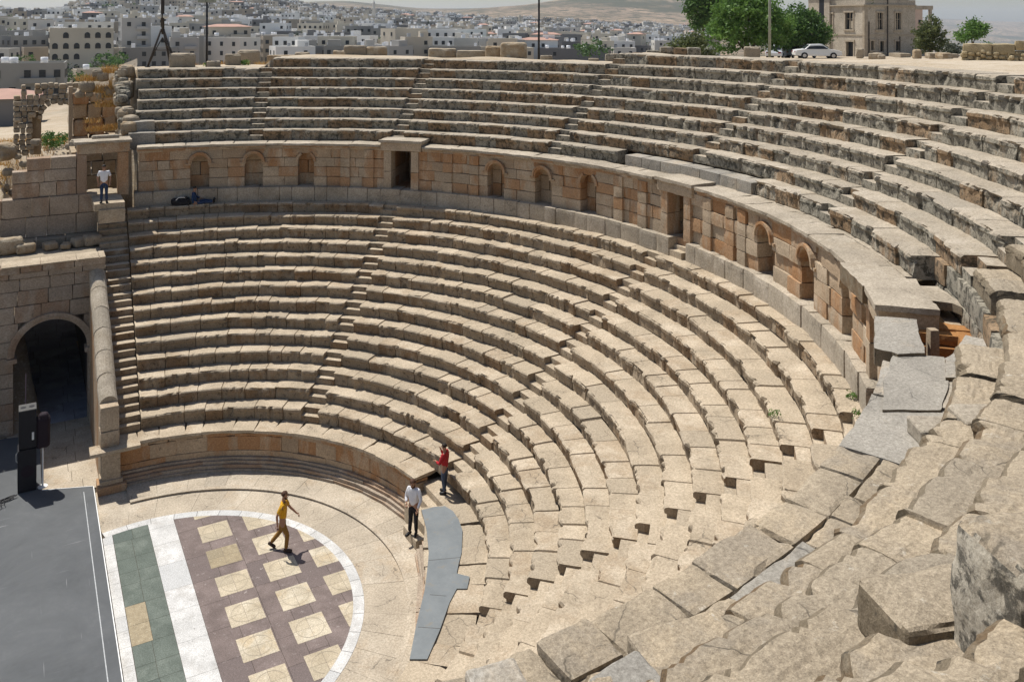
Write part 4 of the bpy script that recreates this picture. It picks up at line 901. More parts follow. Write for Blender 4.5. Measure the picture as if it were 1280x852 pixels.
def zfar(X, Y):
    dx = X-CAMP[0]; dy = Y-CAMP[1]; d = np.clip(np.hypot(dx, dy), 24, 12999); az = np.clip(np.arctan2(dx, dy), _az[0], _az[-1]-1e-6)
    k = np.clip(np.searchsorted(_az, az, 'right')-1, 0, len(_az)-2); w = (az-_az[k])/(_az[k+1]-_az[k]); w = w*w*(3-2*w)*.5+w*.5
    q = np.interp(np.log(d), np.log(DG), np.arange(len(DG))); i = np.clip(q.astype(int), 0, len(DG)-2); f = q-i
    A = _tz[k, i]*(1-f)+_tz[k, i+1]*f; B = _tz[k+1, i]*(1-f)+_tz[k+1, i+1]*f
    return A*(1-w)+B*w
def rin(t):   # where the rim of the upper bank ends
    return np.interp(t, [-95, 22, 23.5, 69, 70.2, 86, 87, 180], [21.55, 21.55, 20.95, 20.95, 20.3, 20.3, 20.3, 20.3])
def plat(t): return np.interp(t, [-95, 22, 23.5, 69, 70.2, 86], [12.53, 12.53, 12.12, 12.12, 11.71, 11.65])
def terrain(X, Y):
    R = np.hypot(X, Y); t = np.degrees(np.arctan2(Y, X)); zf = zfar(X, Y); ri = rin(t)
    hold = np.interp(t, [-180, -95, 20, 34, 60, 84, 90, 180], [.1, .1, .1, 1.2, 2.6, 2.6, 1., 1.]); fall = np.interp(t, [20, 34, 60, 84], [5, 9, 9, 7])
    p = plat(t); w = np.clip((R-ri-hold)/fall, 0, 1); w = w*w*(3-2*w); z = p*(1-w)+np.minimum(zf, p+.2+np.maximum(0, R-60))*w
    z = z+.06*vn(np.stack([X*.7, Y*.7, 0*X], -1), 3)*(R > ri+.4)
    # left of the bank: hillside behind the terrace wall, and flat ground by the stage
    lf = np.clip((t-86.2)/2.2, 0, 1); lf = np.where(t < -95, 1, lf); zs = np.where(R < 21, -.06, 0); s = np.clip((Y-26)/8, 0, 1); s = s*s*(3-2*s)
    zl = (-.08)*(1-s)+np.minimum(zf, 8)*s+.22*fbm(np.stack([X*.5, Y*.5, 0*X], -1), 5)*s
    back = 1-np.clip((Y-29)/10, 0, 1); sg = back*np.clip((Y-15.6)/1.5, 0, 1)*np.clip((X+.72)/.3, 0, 1)                     # solid hill right of the tunnel mouth
    zl = zl*(1-sg)+np.maximum(zl, 6.6)*sg
    sl = back*np.clip((Y-15.4)/1.2, 0, 1)*np.clip((-3.35-X)/.3, 0, 1); zl = zl*(1-sl)+np.maximum(zl, 6.5+.25*fbm(np.stack([X*.8, Y*.8, 0*X], -1), 5))*sl
    z = np.where(R < ri, -.6, z); z = z*(1-lf)+zl*lf
    z = np.where((R < ri) & (t > -95) & (t < 86), -.6, z)
    far = np.clip((np.hypot(X-CAMP[0], Y-CAMP[1])-1200)/1200, 0, 1)
    z = z+far*(14*fbm(np.stack([X/420, Y/420, 0*X], -1), 9, 4)+np.clip((np.hypot(X, Y)-2600)/5000, 0, 1)*25*fbm(np.stack([X/1500, Y/1500, 0*X], -1), 19, 3))*.5
    return z
TH = np.concatenate([np.arange(-180, -10, 4.), np.arange(-10, 125, .45), np.arange(125, 180, 4.)]); TH = np.append(TH, 180.)
fr = [0, .3, .6, .9, .996, 1.0]; ex = np.concatenate([np.arange(.25, 14, .45), np.geomspace(14.5, 9850, 150)])
RI = rin(TH)
RR = np.concatenate([np.array(fr)[None, :]*RI[:, None], RI[:, None]+ex[None, :]], 1)
TX = RR*np.cos(np.radians(TH))[:, None]; TYY = RR*np.sin(np.radians(TH))[:, None]; TZ = terrain(TX, TYY)
cut = (np.abs(TX) < 14) & (TYY < -6) & (RR < 30)
TZ = np.where((TH[:, None] < -70) & (RR < 60), np.minimum(TZ, 8.), TZ)
n1, n2 = RR.shape; a = np.arange(n1-1)[:, None]*n2+np.arange(n2-1)[None]
TF = np.stack([a, a+1, a+n2+1, a+n2], -1).reshape(-1, 4)
EM, nt, b = newmat('dry_hillside'); L = nt.links
co = nd(nt, 'ShaderNodeTexCoord').outputs['Object']
c = mixc(nt, ramp(nt, noise(nt, co, .35, 5, .65), .35, .65), (.36, .28, .185), (.46, .385, .29)); c = mixc(nt, ramp(nt, noise(nt, co, 2.6, 6, .7), .55, .72), c, (.30, .22, .12))
c = mixc(nt, ramp(nt, noise(nt, co, 14., 4, .7), .56, .66), c, (.58, .52, .42))
cf = mixc(nt, ramp(nt, noise(nt, co, .006, 6, .6), .40, .62), (.31, .23, .16), (.22, .165, .115)); cf = mixc(nt, ramp(nt, noise(nt, co, .03, 7, .8), .47, .55), cf, (.06, .06, .038)); cf = mixc(nt, ramp(nt, noise(nt, co, .0022, 5, .65), .50, .60), cf, (.07, .07, .045))
geo = nd(nt, 'ShaderNodeNewGeometry').outputs['Position']; ln = nd(nt, 'ShaderNodeVectorMath', operation='LENGTH'); L.new(geo, ln.inputs[0])
L.new(mixc(nt, ramp(nt, ln.outputs['Value'], 60, 320), c, cf), b.inputs['Base Color']); b.inputs['Roughness'].default_value = 1
bp = nd(nt, 'ShaderNodeBump'); bp.inputs['Strength'].default_value = .5; bp.inputs['Distance'].default_value = .08; L.new(noise(nt, co, 6, 6, .7), bp.inputs['Height']); L.new(bp.outputs[0], b.inputs['Normal'])
mb = MB(); mb.add(np.stack([TX, TYY, TZ], -1).reshape(-1, 3), TF); tag(mb.build('ground', [EM], None, True), 'dry hillside, valley and far hills around the theatre', 'terrain', None, 'structure')
def gz(x, y): return float(terrain(np.array([x]), np.array([y]))[0])
# ------------------------------------------------------------------ dry grass
GRS, nt, b = newmat('dry_grass_blade'); t = nd(nt, 'ShaderNodeAttribute', attribute_name='tint').outputs['Fac']; nt.links.new(mixc(nt, t, (.50, .27, .07), (.62, .44, .18)), b.inputs['Base Color'])
GRG, nt, b = newmat('green_weed_leaf'); t = nd(nt, 'ShaderNodeAttribute', attribute_name='tint').outputs['Fac']; nt.links.new(mixc(nt, t, (.045, .085, .02), (.12, .20, .05)), b.inputs['Base Color'])
def blades(mb, cx, cy, z0, rx, ry, n, h, w=.02, mat=0, zf=None):
    for _ in range(n):
        r = sqrt(rng.random()); a = rng.random()*2*pi; x = cx+rx*r*cos(a); y = cy+ry*r*sin(a); z = (zf(x, y) if zf else z0); q = rng.random()*2*pi; l = rng.normal(0, .35, 2)*h; hh = h*rng.uniform(.5, 1.2)
        d = np.array([cos(q)*w, sin(q)*w, 0]); o = np.array([x, y, z-.03]); m = o+np.array([l[0]*.35, l[1]*.35, hh*.6]); e = o+np.array([l[0], l[1], hh])
        mb.add([o-d, o+d, m+d*.7, m-d*.7, e], [[0, 1, 2, 3], [3, 2, 4]], mat, float(rng.random()))
# ------------------------------------------------------------------ trees
def leafmat(name, a, b_):
    m, nt, b = newmat(name); t = nd(nt, 'ShaderNodeAttribute', attribute_name='tint').outputs['Fac']; nt.links.new(mixc(nt, t, a, b_), b.inputs['Base Color']); b.inputs['Roughness'].default_value = .55
    tr = nd(nt, 'ShaderNodeBsdfTranslucent'); nt.links.new(mixc(nt, t, tuple(v*1.3 for v in a), tuple(v*1.4 for v in b_)), tr.inputs['Color']); mx = nd(nt, 'ShaderNodeMixShader'); mx.inputs[0].default_value = .3
    nt.links.new(b.outputs[0], mx.inputs[1]); nt.links.new(tr.outputs[0], mx.inputs[2]); nt.links.new(mx.outputs[0], nt.nodes['Material Output'].inputs['Surface']); return m
LFB = leafmat('bright_leaf', (.06, .125, .028), (.145, .25, .055)); LFD = leafmat('dark_leaf', (.028, .07, .018), (.11, .20, .045)); LFO = leafmat('olive_leaf', (.055, .075, .025), (.14, .16, .06)); LFC = leafmat('cypress_leaf', (.010, .018, .010), (.026, .04, .02)); LFG = leafmat('grey_leaf', (.05, .065, .045), (.11, .125, .085))
BRK = flat('bark', (.12, .095, .07), .95, 0, .3, 8)
def crown(lobes, nleaf, size, seed, upb=.3):
    r = np.random.default_rng(seed); vol = np.array([l[3]*l[4]*l[5] for l in lobes]); cnt = (vol/vol.sum()*nleaf).astype(int); V = []; T = []
    for (x, y, z, rx, ry, rz), k in zip(lobes, cnt):
        nc = max(3, k//26); d = r.normal(size=(nc, 3)); d /= np.linalg.norm(d, axis=1, keepdims=True); rad = r.uniform(.5, 1.05, (nc, 1)); cc = np.array([x, y, z])+d*rad*np.array([rx, ry, rz]); ct = r.random(nc); cs = r.uniform(.5, 1.3, nc)
        ci = r.integers(0, nc, k); P = cc[ci]+r.normal(size=(k, 3))*size*1.5*cs[ci, None]*np.array([1, 1, .7]); s = size*r.uniform(.5, 1.2, (k, 1))
        A = r.normal(size=(k, 3)); A /= np.linalg.norm(A, axis=1, keepdims=True); B = r.normal(size=(k, 3)); B[:, 2] *= .6; B = np.cross(A, B); B /= np.linalg.norm(B, axis=1, keepdims=True)
        V.append(np.stack([P-A*s, P+B*s*.5, P+A*s, P-B*s*.5], 1)); T.append(np.clip(ct[ci]*.6+r.random(k)*.5, 0, 1))
    V = np.concatenate(V); T = np.concatenate(T); return V.reshape(-1, 3), np.arange(len(V)*4).reshape(-1, 4), np.repeat(T, 4)
def tree(name, base, lobes, nleaf, size, leaf, trunks, label, cat='tree', group=None, seed=1):
    o = tag(empty(name, base), label, cat, group); mb = MB(); V, F, T = crown(lobes, nleaf, size, seed); mb.add(V+np.array(base), F, 0, T); mb.build('crown', [leaf], o, False, base)
    if trunks:
        mb = MB()
        for pts, r0, r1 in trunks: mb.tube(np.array(pts, float)+np.array(base), np.linspace(r0, r1, len(pts)), 7)
        mb.build('trunk', [BRK], o, True, base)
    return o
def base_at(px, d, py=60):
    q = at_d(px, py, d); return np.array([q[0], q[1], gz(q[0], q[1])])
b0 = base_at(935, 72)
tree('broadleaf_tree', b0, [(0, 0, 3.1, 3.3, 3.0, 1.7), (-2.6, 0, 2.0, 1.7, 1.8, 1.2), (2.4, .2, 2.3, 1.9, 2, 1.4), (.2, .3, 4.5, 2.2, 2.1, 1.1), (-1.8, -.4, 3.9, 1.8, 1.8, 1.1), (2.1, 0, 3.8, 1.6, 1.5, 1.2), (3.1, 0, 2.6, 1.4, 1.4, 1.1), (.6, 0, 5.3, 1.8, 1.8, .9), (-1.2, 0, 4.9, 1.6, 1.6, .8)], 17000, .16, LFB,
     [([(.3, 0, -.3), (.1, 0, .8), (-.5, .1, 2.0), (-1.4, 0, 3.2)], .24, .06), ([(.1, 0, .5), (.9, 0, 1.9), (1.9, .2, 2.8)], .18, .05), ([(0, 0, .9), (.1, .3, 2.0), (.4, .2, 4)], .17, .05), ([(-.1, 0, .8), (-1.4, .1, 1.9), (-2.6, 0, 2.8)], .12, .04)], 'large bright green spreading tree with forking trunks beside the tall grey pole', seed=3)
b0 = base_at(1003, 97); K_ = 1.22
tree('broadleaf_tree', b0, [tuple(v*K_ for v in l) for l in [(0, 0, 2.3, 2.1, 2.0, 1.6), (1.5, 0, 1.9, 1.5, 1.5, 1.2), (-1.5, 0, 2.5, 1.4, 1.5, 1.4), (.4, 0, 3.3, 1.3, 1.3, .8), (2.0, 0, 1.2, 1.0, 1.0, .7), (-1.6, 0, 1.3, 1.3, 1.2, .8), (-.4, 0, 4.0, 1.3, 1.2, .7), (1.3, 0, 3.2, 1.2, 1.1, .7)]], 13000, .17, LFD, [([(-.4, 0, -.3), (-.3, 0, 1.2), (.3, 0, 3)], .18, .05), ([(-.5, 0, .3), (-.9, 0, 1.6), (-1.4, 0, 3)], .14, .04)], 'dark glossy green tree beside the ruined mansion, behind the white car', seed=5)
b0 = base_at(878, 118)
tree('tall_tree', b0, [(0, 0, 7.2, 2.3, 1.9, 2.8), (1.6, 0, 6.4, 2.1, 1.7, 2.4), (-1.2, 0, 8.2, 1.7, 1.5, 2.2), (-.6, 0, 10.5, 1.8, 1.5, 2), (2.4, 0, 8.8, 2.2, 2, 2.6), (-1.0, 0, 5.4, 1.3, 1.2, 1.5)], 11000, .24, LFD, [([(0, 0, -.5), (.1, 0, 4), (0, 0, 9)], .3, .08)], 'tall drooping dark tree behind the left side of the bright green tree', seed=6)
b0 = base_at(860, 62)
tree('shrub', b0, [(0, 0, .9, 1.5, 1.1, .95), (-1.2, 0, .6, 1.0, .9, .7), (1.2, .1, .8, 1.1, .9, .8), (.2, 0, 1.6, .9, .8, .5)], 4200, .13, LFO, [([(0, 0, -.3), (0, 0, .8)], .06, .03)], 'low olive green shrub with pale tips left of the bright green tree', 'shrub', seed=8)
b0 = base_at(1163, 95)
tree('conifer_bush', b0, [(0, 0, 1.9, 1.45, 1.4, 1.7), (.1, 0, 3.1, .8, .8, 1.0), (-.9, 0, 1.5, .8, .8, 1.1), (.9, 0, 1.6, .8, .8, 1.2)], 4200, .15, LFO, [([(0, 0, -.3), (0, 0, 2)], .12, .04)], 'dull green pointed bush standing before the right corner of the mansion', 'bush', seed=9)
b0 = base_at(1215, 110)
tree('small_tree', b0, [(0, 0, 2.9, 1.5, 1.4, .8), (1.2, 0, 3.2, 1.1, 1, .7), (-1.3, 0, 2.3, 1.1, 1, .6), (.3, 0, 3.8, .9, .9, .5)], 3200, .17, LFB, [([(0, 0, -.5), (.1, 0, 1.2), (-.2, 0, 2.8)], .13, .05), ([(.1, 0, 1.2), (.8, 0, 2.8)], .07, .03)], 'small bright green umbrella shaped tree with a bare trunk at the right', seed=10)
b0 = base_at(1236, 118)
tree('shrub', b0, [(0, 0, .8, 1.2, 1, .8), (-1.1, 0, .6, .9, .8, .6)], 1200, .17, LFD, None, 'dark low shrub just right of the small umbrella shaped tree', 'shrub', seed=12)
b0 = base_at(1190, 100)
tree('shrub', b0, [(0, 0, .8, .9, .9, .9), (-.6, 0, .5, .8, .8, .6)], 1200, .14, LFG, None, 'greyish round shrub between the pointed bush and the small tree', 'shrub', seed=13)
# ------------------------------------------------------------------ ruined mansion
MW = stonemat('mansion_plaster', (.56, .50, .41), (.62, .56, .47), (.36, .31, .26), (.24, .22, .19), .5, .3, .2, .35, .4, True); MT = flat('mansion_trim', (.40, .34, .26), .9, 0, .2, 3); MD = flat('dark_window_void', (.02, .022, .026), .5); MP = flat('pink_plaster', (.60, .46, .38), .9, 0, .08, 2); PIPE = flat('rusty_pipe', (.05, .042, .036), .7)
mc = base_at(1081, 118, 66); mc[2] -= .1
va = at_d(1081, 66, 118)-CAMP; va = va/np.linalg.norm(va[:2]); rt = np.array([va[1], -va[0]])
fa = -.80; fbv = .62
DA = np.array([-rt[0]*cos(fa)-va[0]*sin(fa), -rt[1]*cos(fa)-va[1]*sin(fa), 0.]); DB = np.array([rt[0]*cos(fbv)+va[0]*sin(fbv), rt[1]*cos(fbv)+va[1]*sin(fbv), 0.])
if DA@np.append(va[:2], 0) < 0: DA = DA-2*(DA@np.append(va[:2], 0))*np.append(va[:2], 0)
ms = tag(empty('ruined_mansion', mc), 'two storey ruined stone mansion with dark broken windows behind the trees and cars', 'house')
UPV = np.array([0, 0, 1.])
def mbox(mb, O, D, s0, s1, z0, z1, d0, d1, mat=0):
    """box along wall direction D from s0 to s1, heights z0..z1, depth from d0 (outside) to d1 (inside)"""
    Nn = np.array([D[1], -D[0], 0.]);
    if Nn@np.append(va[:2], 0) > 0: Nn = -Nn
    V = [O+D*s+Nn*d+UPV*z for z in (z0, z1) for d in (d0, d1) for s in (s0, s1)]
    mb.add(V, [[0, 2, 3, 1], [4, 5, 7, 6], [0, 1, 5, 4], [2, 6, 7, 3], [0, 4, 6, 2], [1, 3, 7, 5]], mat)
LA, LB = 9.6, 7.2; H1 = 6.5
def punch(D, Ltot, holes, name):
    mb = MB(); xs = sorted(set([0., Ltot]+[v for h in holes for v in h[:2]]))
    for a, b in zip(xs[:-1], xs[1:]):
        hs = sorted([(h[2], h[3]) for h in holes if h[0] <= a+1e-6 and h[1] >= b-1e-6]); z = 0.
        for z0, z1 in hs+[(H1, H1)]:
            if z0 > z: mbox(mb, mc, D, a, b, z, z0, 0, -.35)
            z = z1
    return mb.build(name, [MW], ms)
HA = [(2.0, 3.3, 3.5, 5.65), (1.9, 3.1, 0, 1.9), (5.6, 6.6, 3.7, 5.5)]
HB = [(1.75, 2.5, 3.5, 5.6), (4.35, 5.1, 3.5, 5.6), (.85, 1.25, .9, 2.05), (2.15, 2.7, .7, 2.0), (4.4, 4.9, .8, 2.0)]
punch(DA, LA, HA, 'left_wall'); punch(DB, LB, HB, 'right_wall')
mb = MB(); BK_ = mc+DA*LA+DB*LB
for D, Ltot in ((DA, LA), (DB, LB)):
    mbox(mb, mc, D, -.1, Ltot, H1, H1+.16, .22, -.4); mbox(mb, mc, D, -.02, Ltot, H1+.16, H1+.75, .02, -.3, 1); mbox(mb, mc, D, -.05, Ltot, 2.72, 2.9, .08, 0)
mb.build('cornice', [MT, MW], ms)
mb = MB(); V = [mc+UPV*(H1-.1), mc+DA*LA+UPV*(H1-.1), BK_+UPV*(H1-.1), mc+DB*LB+UPV*(H1-.1)]; mb.add(V, [[0, 1, 2, 3]]); V = [mc+DA*LA, BK_, BK_+UPV*H1, mc+DA*LA+UPV*H1, mc+DB*LB, mc+DB*LB+UPV*H1]; mb.add(V, [[0, 1, 2, 3], [1, 4, 5, 2]]); mb.add([mc-UPV*.02, mc+DA*LA-UPV*.02, BK_-UPV*.02, mc+DB*LB-UPV*.02], [[0, 1, 2, 3]]); mb.build('roof', [MW], ms)
for D, Hs in ((DA, HA), (DB, HB)):
    for (a, b, z0, z1) in Hs:
        w = empty('window', mc+D*(a+b)/2+UPV*z0, ms); mb = MB(); t = .16
        mbox(mb, mc, D, a-t, a, z0-t*(z0 > .2), z1+t, .07, -.2); mbox(mb, mc, D, b, b+t, z0-t*(z0 > .2), z1+t, .07, -.2); mbox(mb, mc, D, a-t-.08, b+t+.08, z1+.002, z1+t*1.5, .13, -.2)
        if z0 > .2: mbox(mb, mc, D, a-t-.1, b+t+.1, z0-t*1.2, z0, .16, -.2)
        mb.build('window_frame', [MT], w); mb = MB(); mbox(mb, mc, D, a, b, z0, z1, -.3, -.34); mb.build('window_void', [MD], w)
        if z0 > 3.2:
            mb = MB(); mbox(mb, mc, D, (a+b)/2-.05, (a+b)/2+.05, z0, z1, -.12, -.2); mbox(mb, mc, D, a, b, z0+(z1-z0)*.6, z0+(z1-z0)*.6+.08, -.12, -.2); mbox(mb, mc, D, a+.02, (a+b)/2-.15, z0+.1, z0+1.1, -.14, -.17); mb.build('broken_shutter', [MT], w)
mb = MB(); mbox(mb, mc, DA, 0, .35, 0, H1, .06, -.1); mbox(mb, mc, DB, 0, .35, 0, H1, .06, -.1); mb.build('corner_pilaster', [MT], ms)
mb = MB()
for s, z1 in ((3.15, H1+1.2), (4.9, 2.6), (.5, 4.5)): P0 = mc+DB*s; Nn = np.array([DB[1], -DB[0], 0]); Nn = -Nn if Nn@np.append(va[:2], 0) > 0 else Nn; mb.tube([P0+Nn*.12, P0+Nn*.12+UPV*z1], .07, 6)
mb.build('drain_pipe', [PIPE], ms)
# upper room, left tower and the open frame at the right
mb = MB(); mbox(mb, mc, DB, 2.0, 6.6, H1+.4, H1+2.9, -.5, -5); mbox(mb, mc, DB, 1.85, 6.75, H1+2.9, H1+3.1, -.3, -5.2); mb.build('upper_room', [MW], ms)
mb = MB(); 
for s in (2.9, 4.8): mbox(mb, mc, DB, s, s+.9, H1+.9, H1+2.3, -.49, -.7)
mb.build('upper_window', [MD], ms)
mb = MB(); mbox(mb, mc, DA, 5.9, 9.9, 0, H1+1.5, .25, -4); mb.build('left_tower', [MW], ms)
mb = MB(); mbox(mb, mc, DA, 5.6, 10.2, H1+1.5, H1+1.8, .5, -4.3); mb.build('tower_cornice', [MT], ms)
mb = MB(); mbox(mb, mc, DA, 6.9, 7.8, 4.4, 8.2, .262, .2); mb.build('tower_window', [MD], ms)
E0 = LB
mb = MB(); mbox(mb, mc, DB, E0, E0+2.55, 6.05, 6.55, .05, -.4); mbox(mb, mc, DB, E0+2.15, E0+2.45, 2.9, 6.05, .0, -.35); mbox(mb, mc, DB, E0, E0+2.55, 0, 2.9, .0, -.4); mbox(mb, mc, DB, E0-.1, E0+2.65, 2.8, 2.98, .12, -.4); mb.build('balcony_frame', [MW], ms)
mb = MB(); mbox(mb, mc, DB, E0-.05, E0+1.1, 2.98, 6.05, -.06, -.3); mb.build('pink_wall', [MP], ms)
mb = MB(); mbox(mb, mc, DB, E0+.5, E0+.85, 4.2, 4.75, -.05, -.1); mb.build('small_window', [MD], ms)
b0 = mc+DA*1.0+DB*1.0+UPV*(H1+.1)
tree('rooftop_plant', b0, [(0, 0, .9, 1.3, .9, .6), (1., 0, .7, .9, .8, .5)], 700, .2, LFD, None, 'scraggly dark plant growing on the mansion roof', 'plant', seed=21)
# rubble in front of the mansion and rim rocks
for k, (px, d, w, h, lab) in enumerate(((1095, 80, 1.6, .55, 'pile of pale rubble left of the dark pipe foot of the mansion'), (1075, 84, 1.0, .9, 'upright carved stone block beside the mansion door'), (1102, 78, .9, .35, 'low flat stone in front of the pale rubble pile'), (1146, 78, .9, .8, 'grey column stub in front of the pointed bush'), (1165, 80, 1.3, .5, 'rough grey stone under the pointed bush'), (1180, 78, 1.4, .5, 'flat bench like stone right of the pointed bush'), (1190, 84, 1.0, .4, 'grey stone before the grey shrub'), (1125, 90, 1.8, .4, 'heap of grey stones at the foot of the mansion wall'))):
    b_ = base_at(px, d); w *= 1.05; rock('ruin_stone', (b_[0], b_[1], b_[2]+h/2), (w, w*.6, h), lab, 'stone', None, None, YAW+.1*k, .4, .1, 0, .2)
def rimstone(px, py, d, w, h, dep, lab, rz=None, mat=None, rad=.3, cat='stone', name='rim_stone', zoff=None):
    q = at_d(px, py, d); z = gz(q[0], q[1]) if zoff is None else zoff; a = -atan2(q[0]-CAMP[0], q[1]-CAMP[1]); w, h, dep = w*1.14, h*1.14, dep*1.1; return rock(name, (q[0], q[1], z+h/2-.04), (w, dep, h), lab, cat, None, mat, a if rz is None else rz, rad, .06, 0, .13, .12)
RS = [(228, 75, 36.8, 1.02, .62, .7, 'light square block right of the metal tripod on the rim'), (291, 74, 37.6, .66, .50, .55, 'small white faced block right of the thin lamp post'), (311, 72, 40.2, 1.0, 1.05, .9, 'tall brown two piece ruin stone on the rim right of the white faced block'), (205, 66, 40.5, 1.75, .72, .7, 'long low ruin wall stub behind the metal tripod'), (352, 72, 40, 1.35, .42, .6, 'long low weathered stone left of centre on the rim'), (378, 70, 40, .7, .48, .6, 'dark knobbly stone next to the long low weathered stone'), (405, 72, 40, 1.35, .35, .5, 'flat pale kerb stone on the rim, left of the two rounded brown stones'), (425, 70, 40, .65, .55, .5, 'rounded dark stone at the end of the flat pale kerb stone'),
      (444, 71, 38.6, 1.02, .48, .5, 'left one of two rounded brown stones with flat tops on the rim'), (471, 71, 38.6, .95, .48, .5, 'right one of two rounded brown stones with flat tops on the rim'), (553, 71, 37.6, 1.25, .5, .6, 'carved pale stone at the left end of the fallen blocks'), (589, 72, 37.2, 1.3, .42, .5, 'smooth long block in the middle of the fallen blocks'), (617, 70, 36.8, .72, .6, .6, 'upright block against the largest fallen block'), (642, 68, 36.4, 1.15, .75, .75, 'largest fallen tan block near the middle lamp post'), (683, 74, 35.2, .5, .22, .35, 'little pale stone right of the middle lamp post'), (267, 76, 36.2, .55, .28, .4, 'low stone at the foot of the thin lamp post'),
      (742, 77, 33, .4, .14, .3, 'tiny flat stone left of the sand slope'), (940, 70, 31.0, .55, .42, .45, 'tan pyramid shaped stone beside the tall grey pole')]
for r in RS: rimstone(*r[:6], r[6])
# low wall behind the sand slope and right wall
lw = tag(empty('low_rim_wall', at_d(800, 66, 35)), 'low broken wall of brown stone behind the sand slope on the rim', 'wall')
mb = MB()
for k in range(7):
    px = 765+k*17; q = at_d(px, 64, 33.5); z = gz(q[0], q[1]); stone(mb, (q[0], q[1], z+.16), (.62, .4, .42+rng.normal(0, .04)), (cos(-.49), sin(-.49), 0), None, (0, 0, 1), .06, .04, .12, chip=.06)
mb.build('stone_course', [UR], lw)
mb = MB(); stone(mb, (*at_d(862, 66, 30.5)[:2], gz(*at_d(862, 66, 30.5)[:2])+.2), (1., .6, .6), (cos(-.49), sin(-.49), 0), rad=.05, rough=.04, step=.12, chip=.06); mb.build('end_block', [UR], lw)
rw = tag(empty('right_rim_wall', at_d(1250, 65, 33)), 'yellowish stone wall with a rubble base at the right edge', 'wall')
YW = stonemat('yellow_rubble', (.50, .40, .235), (.58, .49, .33), (.33, .24, .12), (.16, .13, .08), .4, .35, .4, 1.5, 1.)
mb = MB(); mb2 = MB(); P0 = at_z(1203, 80, 12.42)[:2]; P1 = at_z(1330, 83, 12.42)[:2]; dv = (P1-P0); Lw = np.linalg.norm(dv); dv /= Lw; s = 0; zb = gz(*P0)
while s < Lw:
    w = rng.uniform(.6, .95); c = P0+dv*(s+w/2); stone(mb, (*c, gz(*c)+.50+rng.normal(0, .04)), (w-.01, .6, .34), (*dv, 0), None, (0, 0, 1), .025, .05, .12, chip=.06); s += w
s = 0
while s < Lw:
    for zz in (gz(*(P0+dv*s))+.0, gz(*(P0+dv*s))+.13, gz(*(P0+dv*s))+.26): w = rng.uniform(.13, .26); c = P0+dv*(s+rng.uniform(0, .1)); stone(mb2, (*c, zz+rng.normal(0, .025)), (w, .7+rng.normal(0, .06), .16), (*dv, 0), None, (0, 0, 1), .08, .04, .1)
    s += .2
c = (P0+P1)/2; stone(mb2, (*c, gz(*c)+.1), (Lw, .5, .5), (*dv, 0), None, (0, 0, 1), .03, .03, .3); mb.build('coping_blocks', [YW], rw); mb2.build('rubble_base', [YW], rw)
# ------------------------------------------------------------------ ruins at the upper left
ra = tag(empty('ruined_arch', base_at(55, 44)), 'ruined arch of small rough masonry standing on the slope at the left', 'arch')
ctr = base_at(56, 44); e = np.append(rt_ := np.array([cos(.02), sin(.02)]), 0); zb = float(at_d(55, 190, 44)[2])-.1; W_ = 2.95; Ht = 3.7
mb = MB(); ox = ctr-e*W_/2
cxa, spz, ra_ = 2.15, 1.9, .85
for k in range(13):
    z0 = k*.29; x = 0.
    while x < W_+.3:
        w = rng.uniform(.22, .42); xm = x+w/2; inside = abs(xm-cxa) < ra_ and (z0 < spz or (xm-cxa)**2+(z0+.14-spz)**2 < ra_**2)
        if not inside and not (abs(xm-1.15) < .2 and z0 < 2.2) and not (k > 10 and rng.random() < .4): stone(mb, (*(ox+e*xm+np.array([0, rng.normal(0, .05), 0]))[:2], zb+z0+.14+rng.normal(0, .025)), (w-.02, .7+rng.normal(0, .08), .27*rng.uniform(.85, 1.12)), e, None, (0, 0, 1), .05, .03, .12, chip=.05)
        x += w
mb.build('masonry', [RB], ra)
mb = MB(); q = ox+e*1.08+np.array([0, .3, 0]); stone(mb, (*q[:2], zb+1.1), (.5, .2, 2.3), e, rad=.03, step=.3); mb.build('back_wall', [RB], ra)
mb = MB()
for a in np.linspace(.1, pi-.1, 11): stone(mb, (*(ox+e*(cxa+(ra_+.06)*cos(a)))[:2], zb+spz+(ra_+.06)*sin(a)), (.2, .74, .24), e*sin(a)*1.-0*e+np.array([0, 0, -cos(a)]), np.array([-e[1], e[0], 0]), e*cos(a)+np.array([0, 0, sin(a)]), .03, .015, .1)
mb.build('arch_ring', [RB], ra)
rr = tag(empty('ruined_tower_wall', base_at(118, 41)), 'broken wall of large cracked blocks with an upright slab, left end of the upper seats', 'wall')
mb = MB(); zq = float(at_d(118, 167, 39.5)[2])
q0 = at_d(86, 150, 39.5); ex_ = np.array([cos(0.), sin(0.), 0])
for (x, z, w, h) in ((.45, 8.3, .55, .7), (1.05, 8.35, .6, .75), (1.62, 8.4, .5, .75), (.42, 9.02, .6, .62), (1.0, 9.0, .55, .66), (1.6, 8.98, .6, .66), (2.15, 8.7, .5, 1.1), (2.2, 9.3, .45, .4), (.45, 9.55, .6, .44), (1.05, 9.58, .55, .44), (1.6, 9.55, .55, .46), (.4, 7.55, .7, .8), (1.2, 7.6, .8, .7)):
    stone(mb, (q0[0]+x*1.13, q0[1]-.0+rng.normal(0, .04), zq+(z-8.)*1.13), (w*1.13, .9, h*1.13), ex_, None, (0, 0, 1), .07, .05, .1, chip=.1)
mb.build('cracked_blocks', [WO, RB], rr); mb = MB(); stone(mb, (q0[0]+.07, q0[1]-.1, zq+1.0), (.18, .5, 2.7), ex_, rad=.02, rough=.02, step=.15); mb.build('upright_slab', [WL], rr)
mb = MB()
for k in range(46):
    px = rng.uniform(104, 166); d = rng.uniform(33, 41); t_ = (px-104)/62; py = rng.uniform(88+(1-t_)*25, 175); 
    q = at_d(px, 0, d); z = gz(q[0], q[1])
k = 0
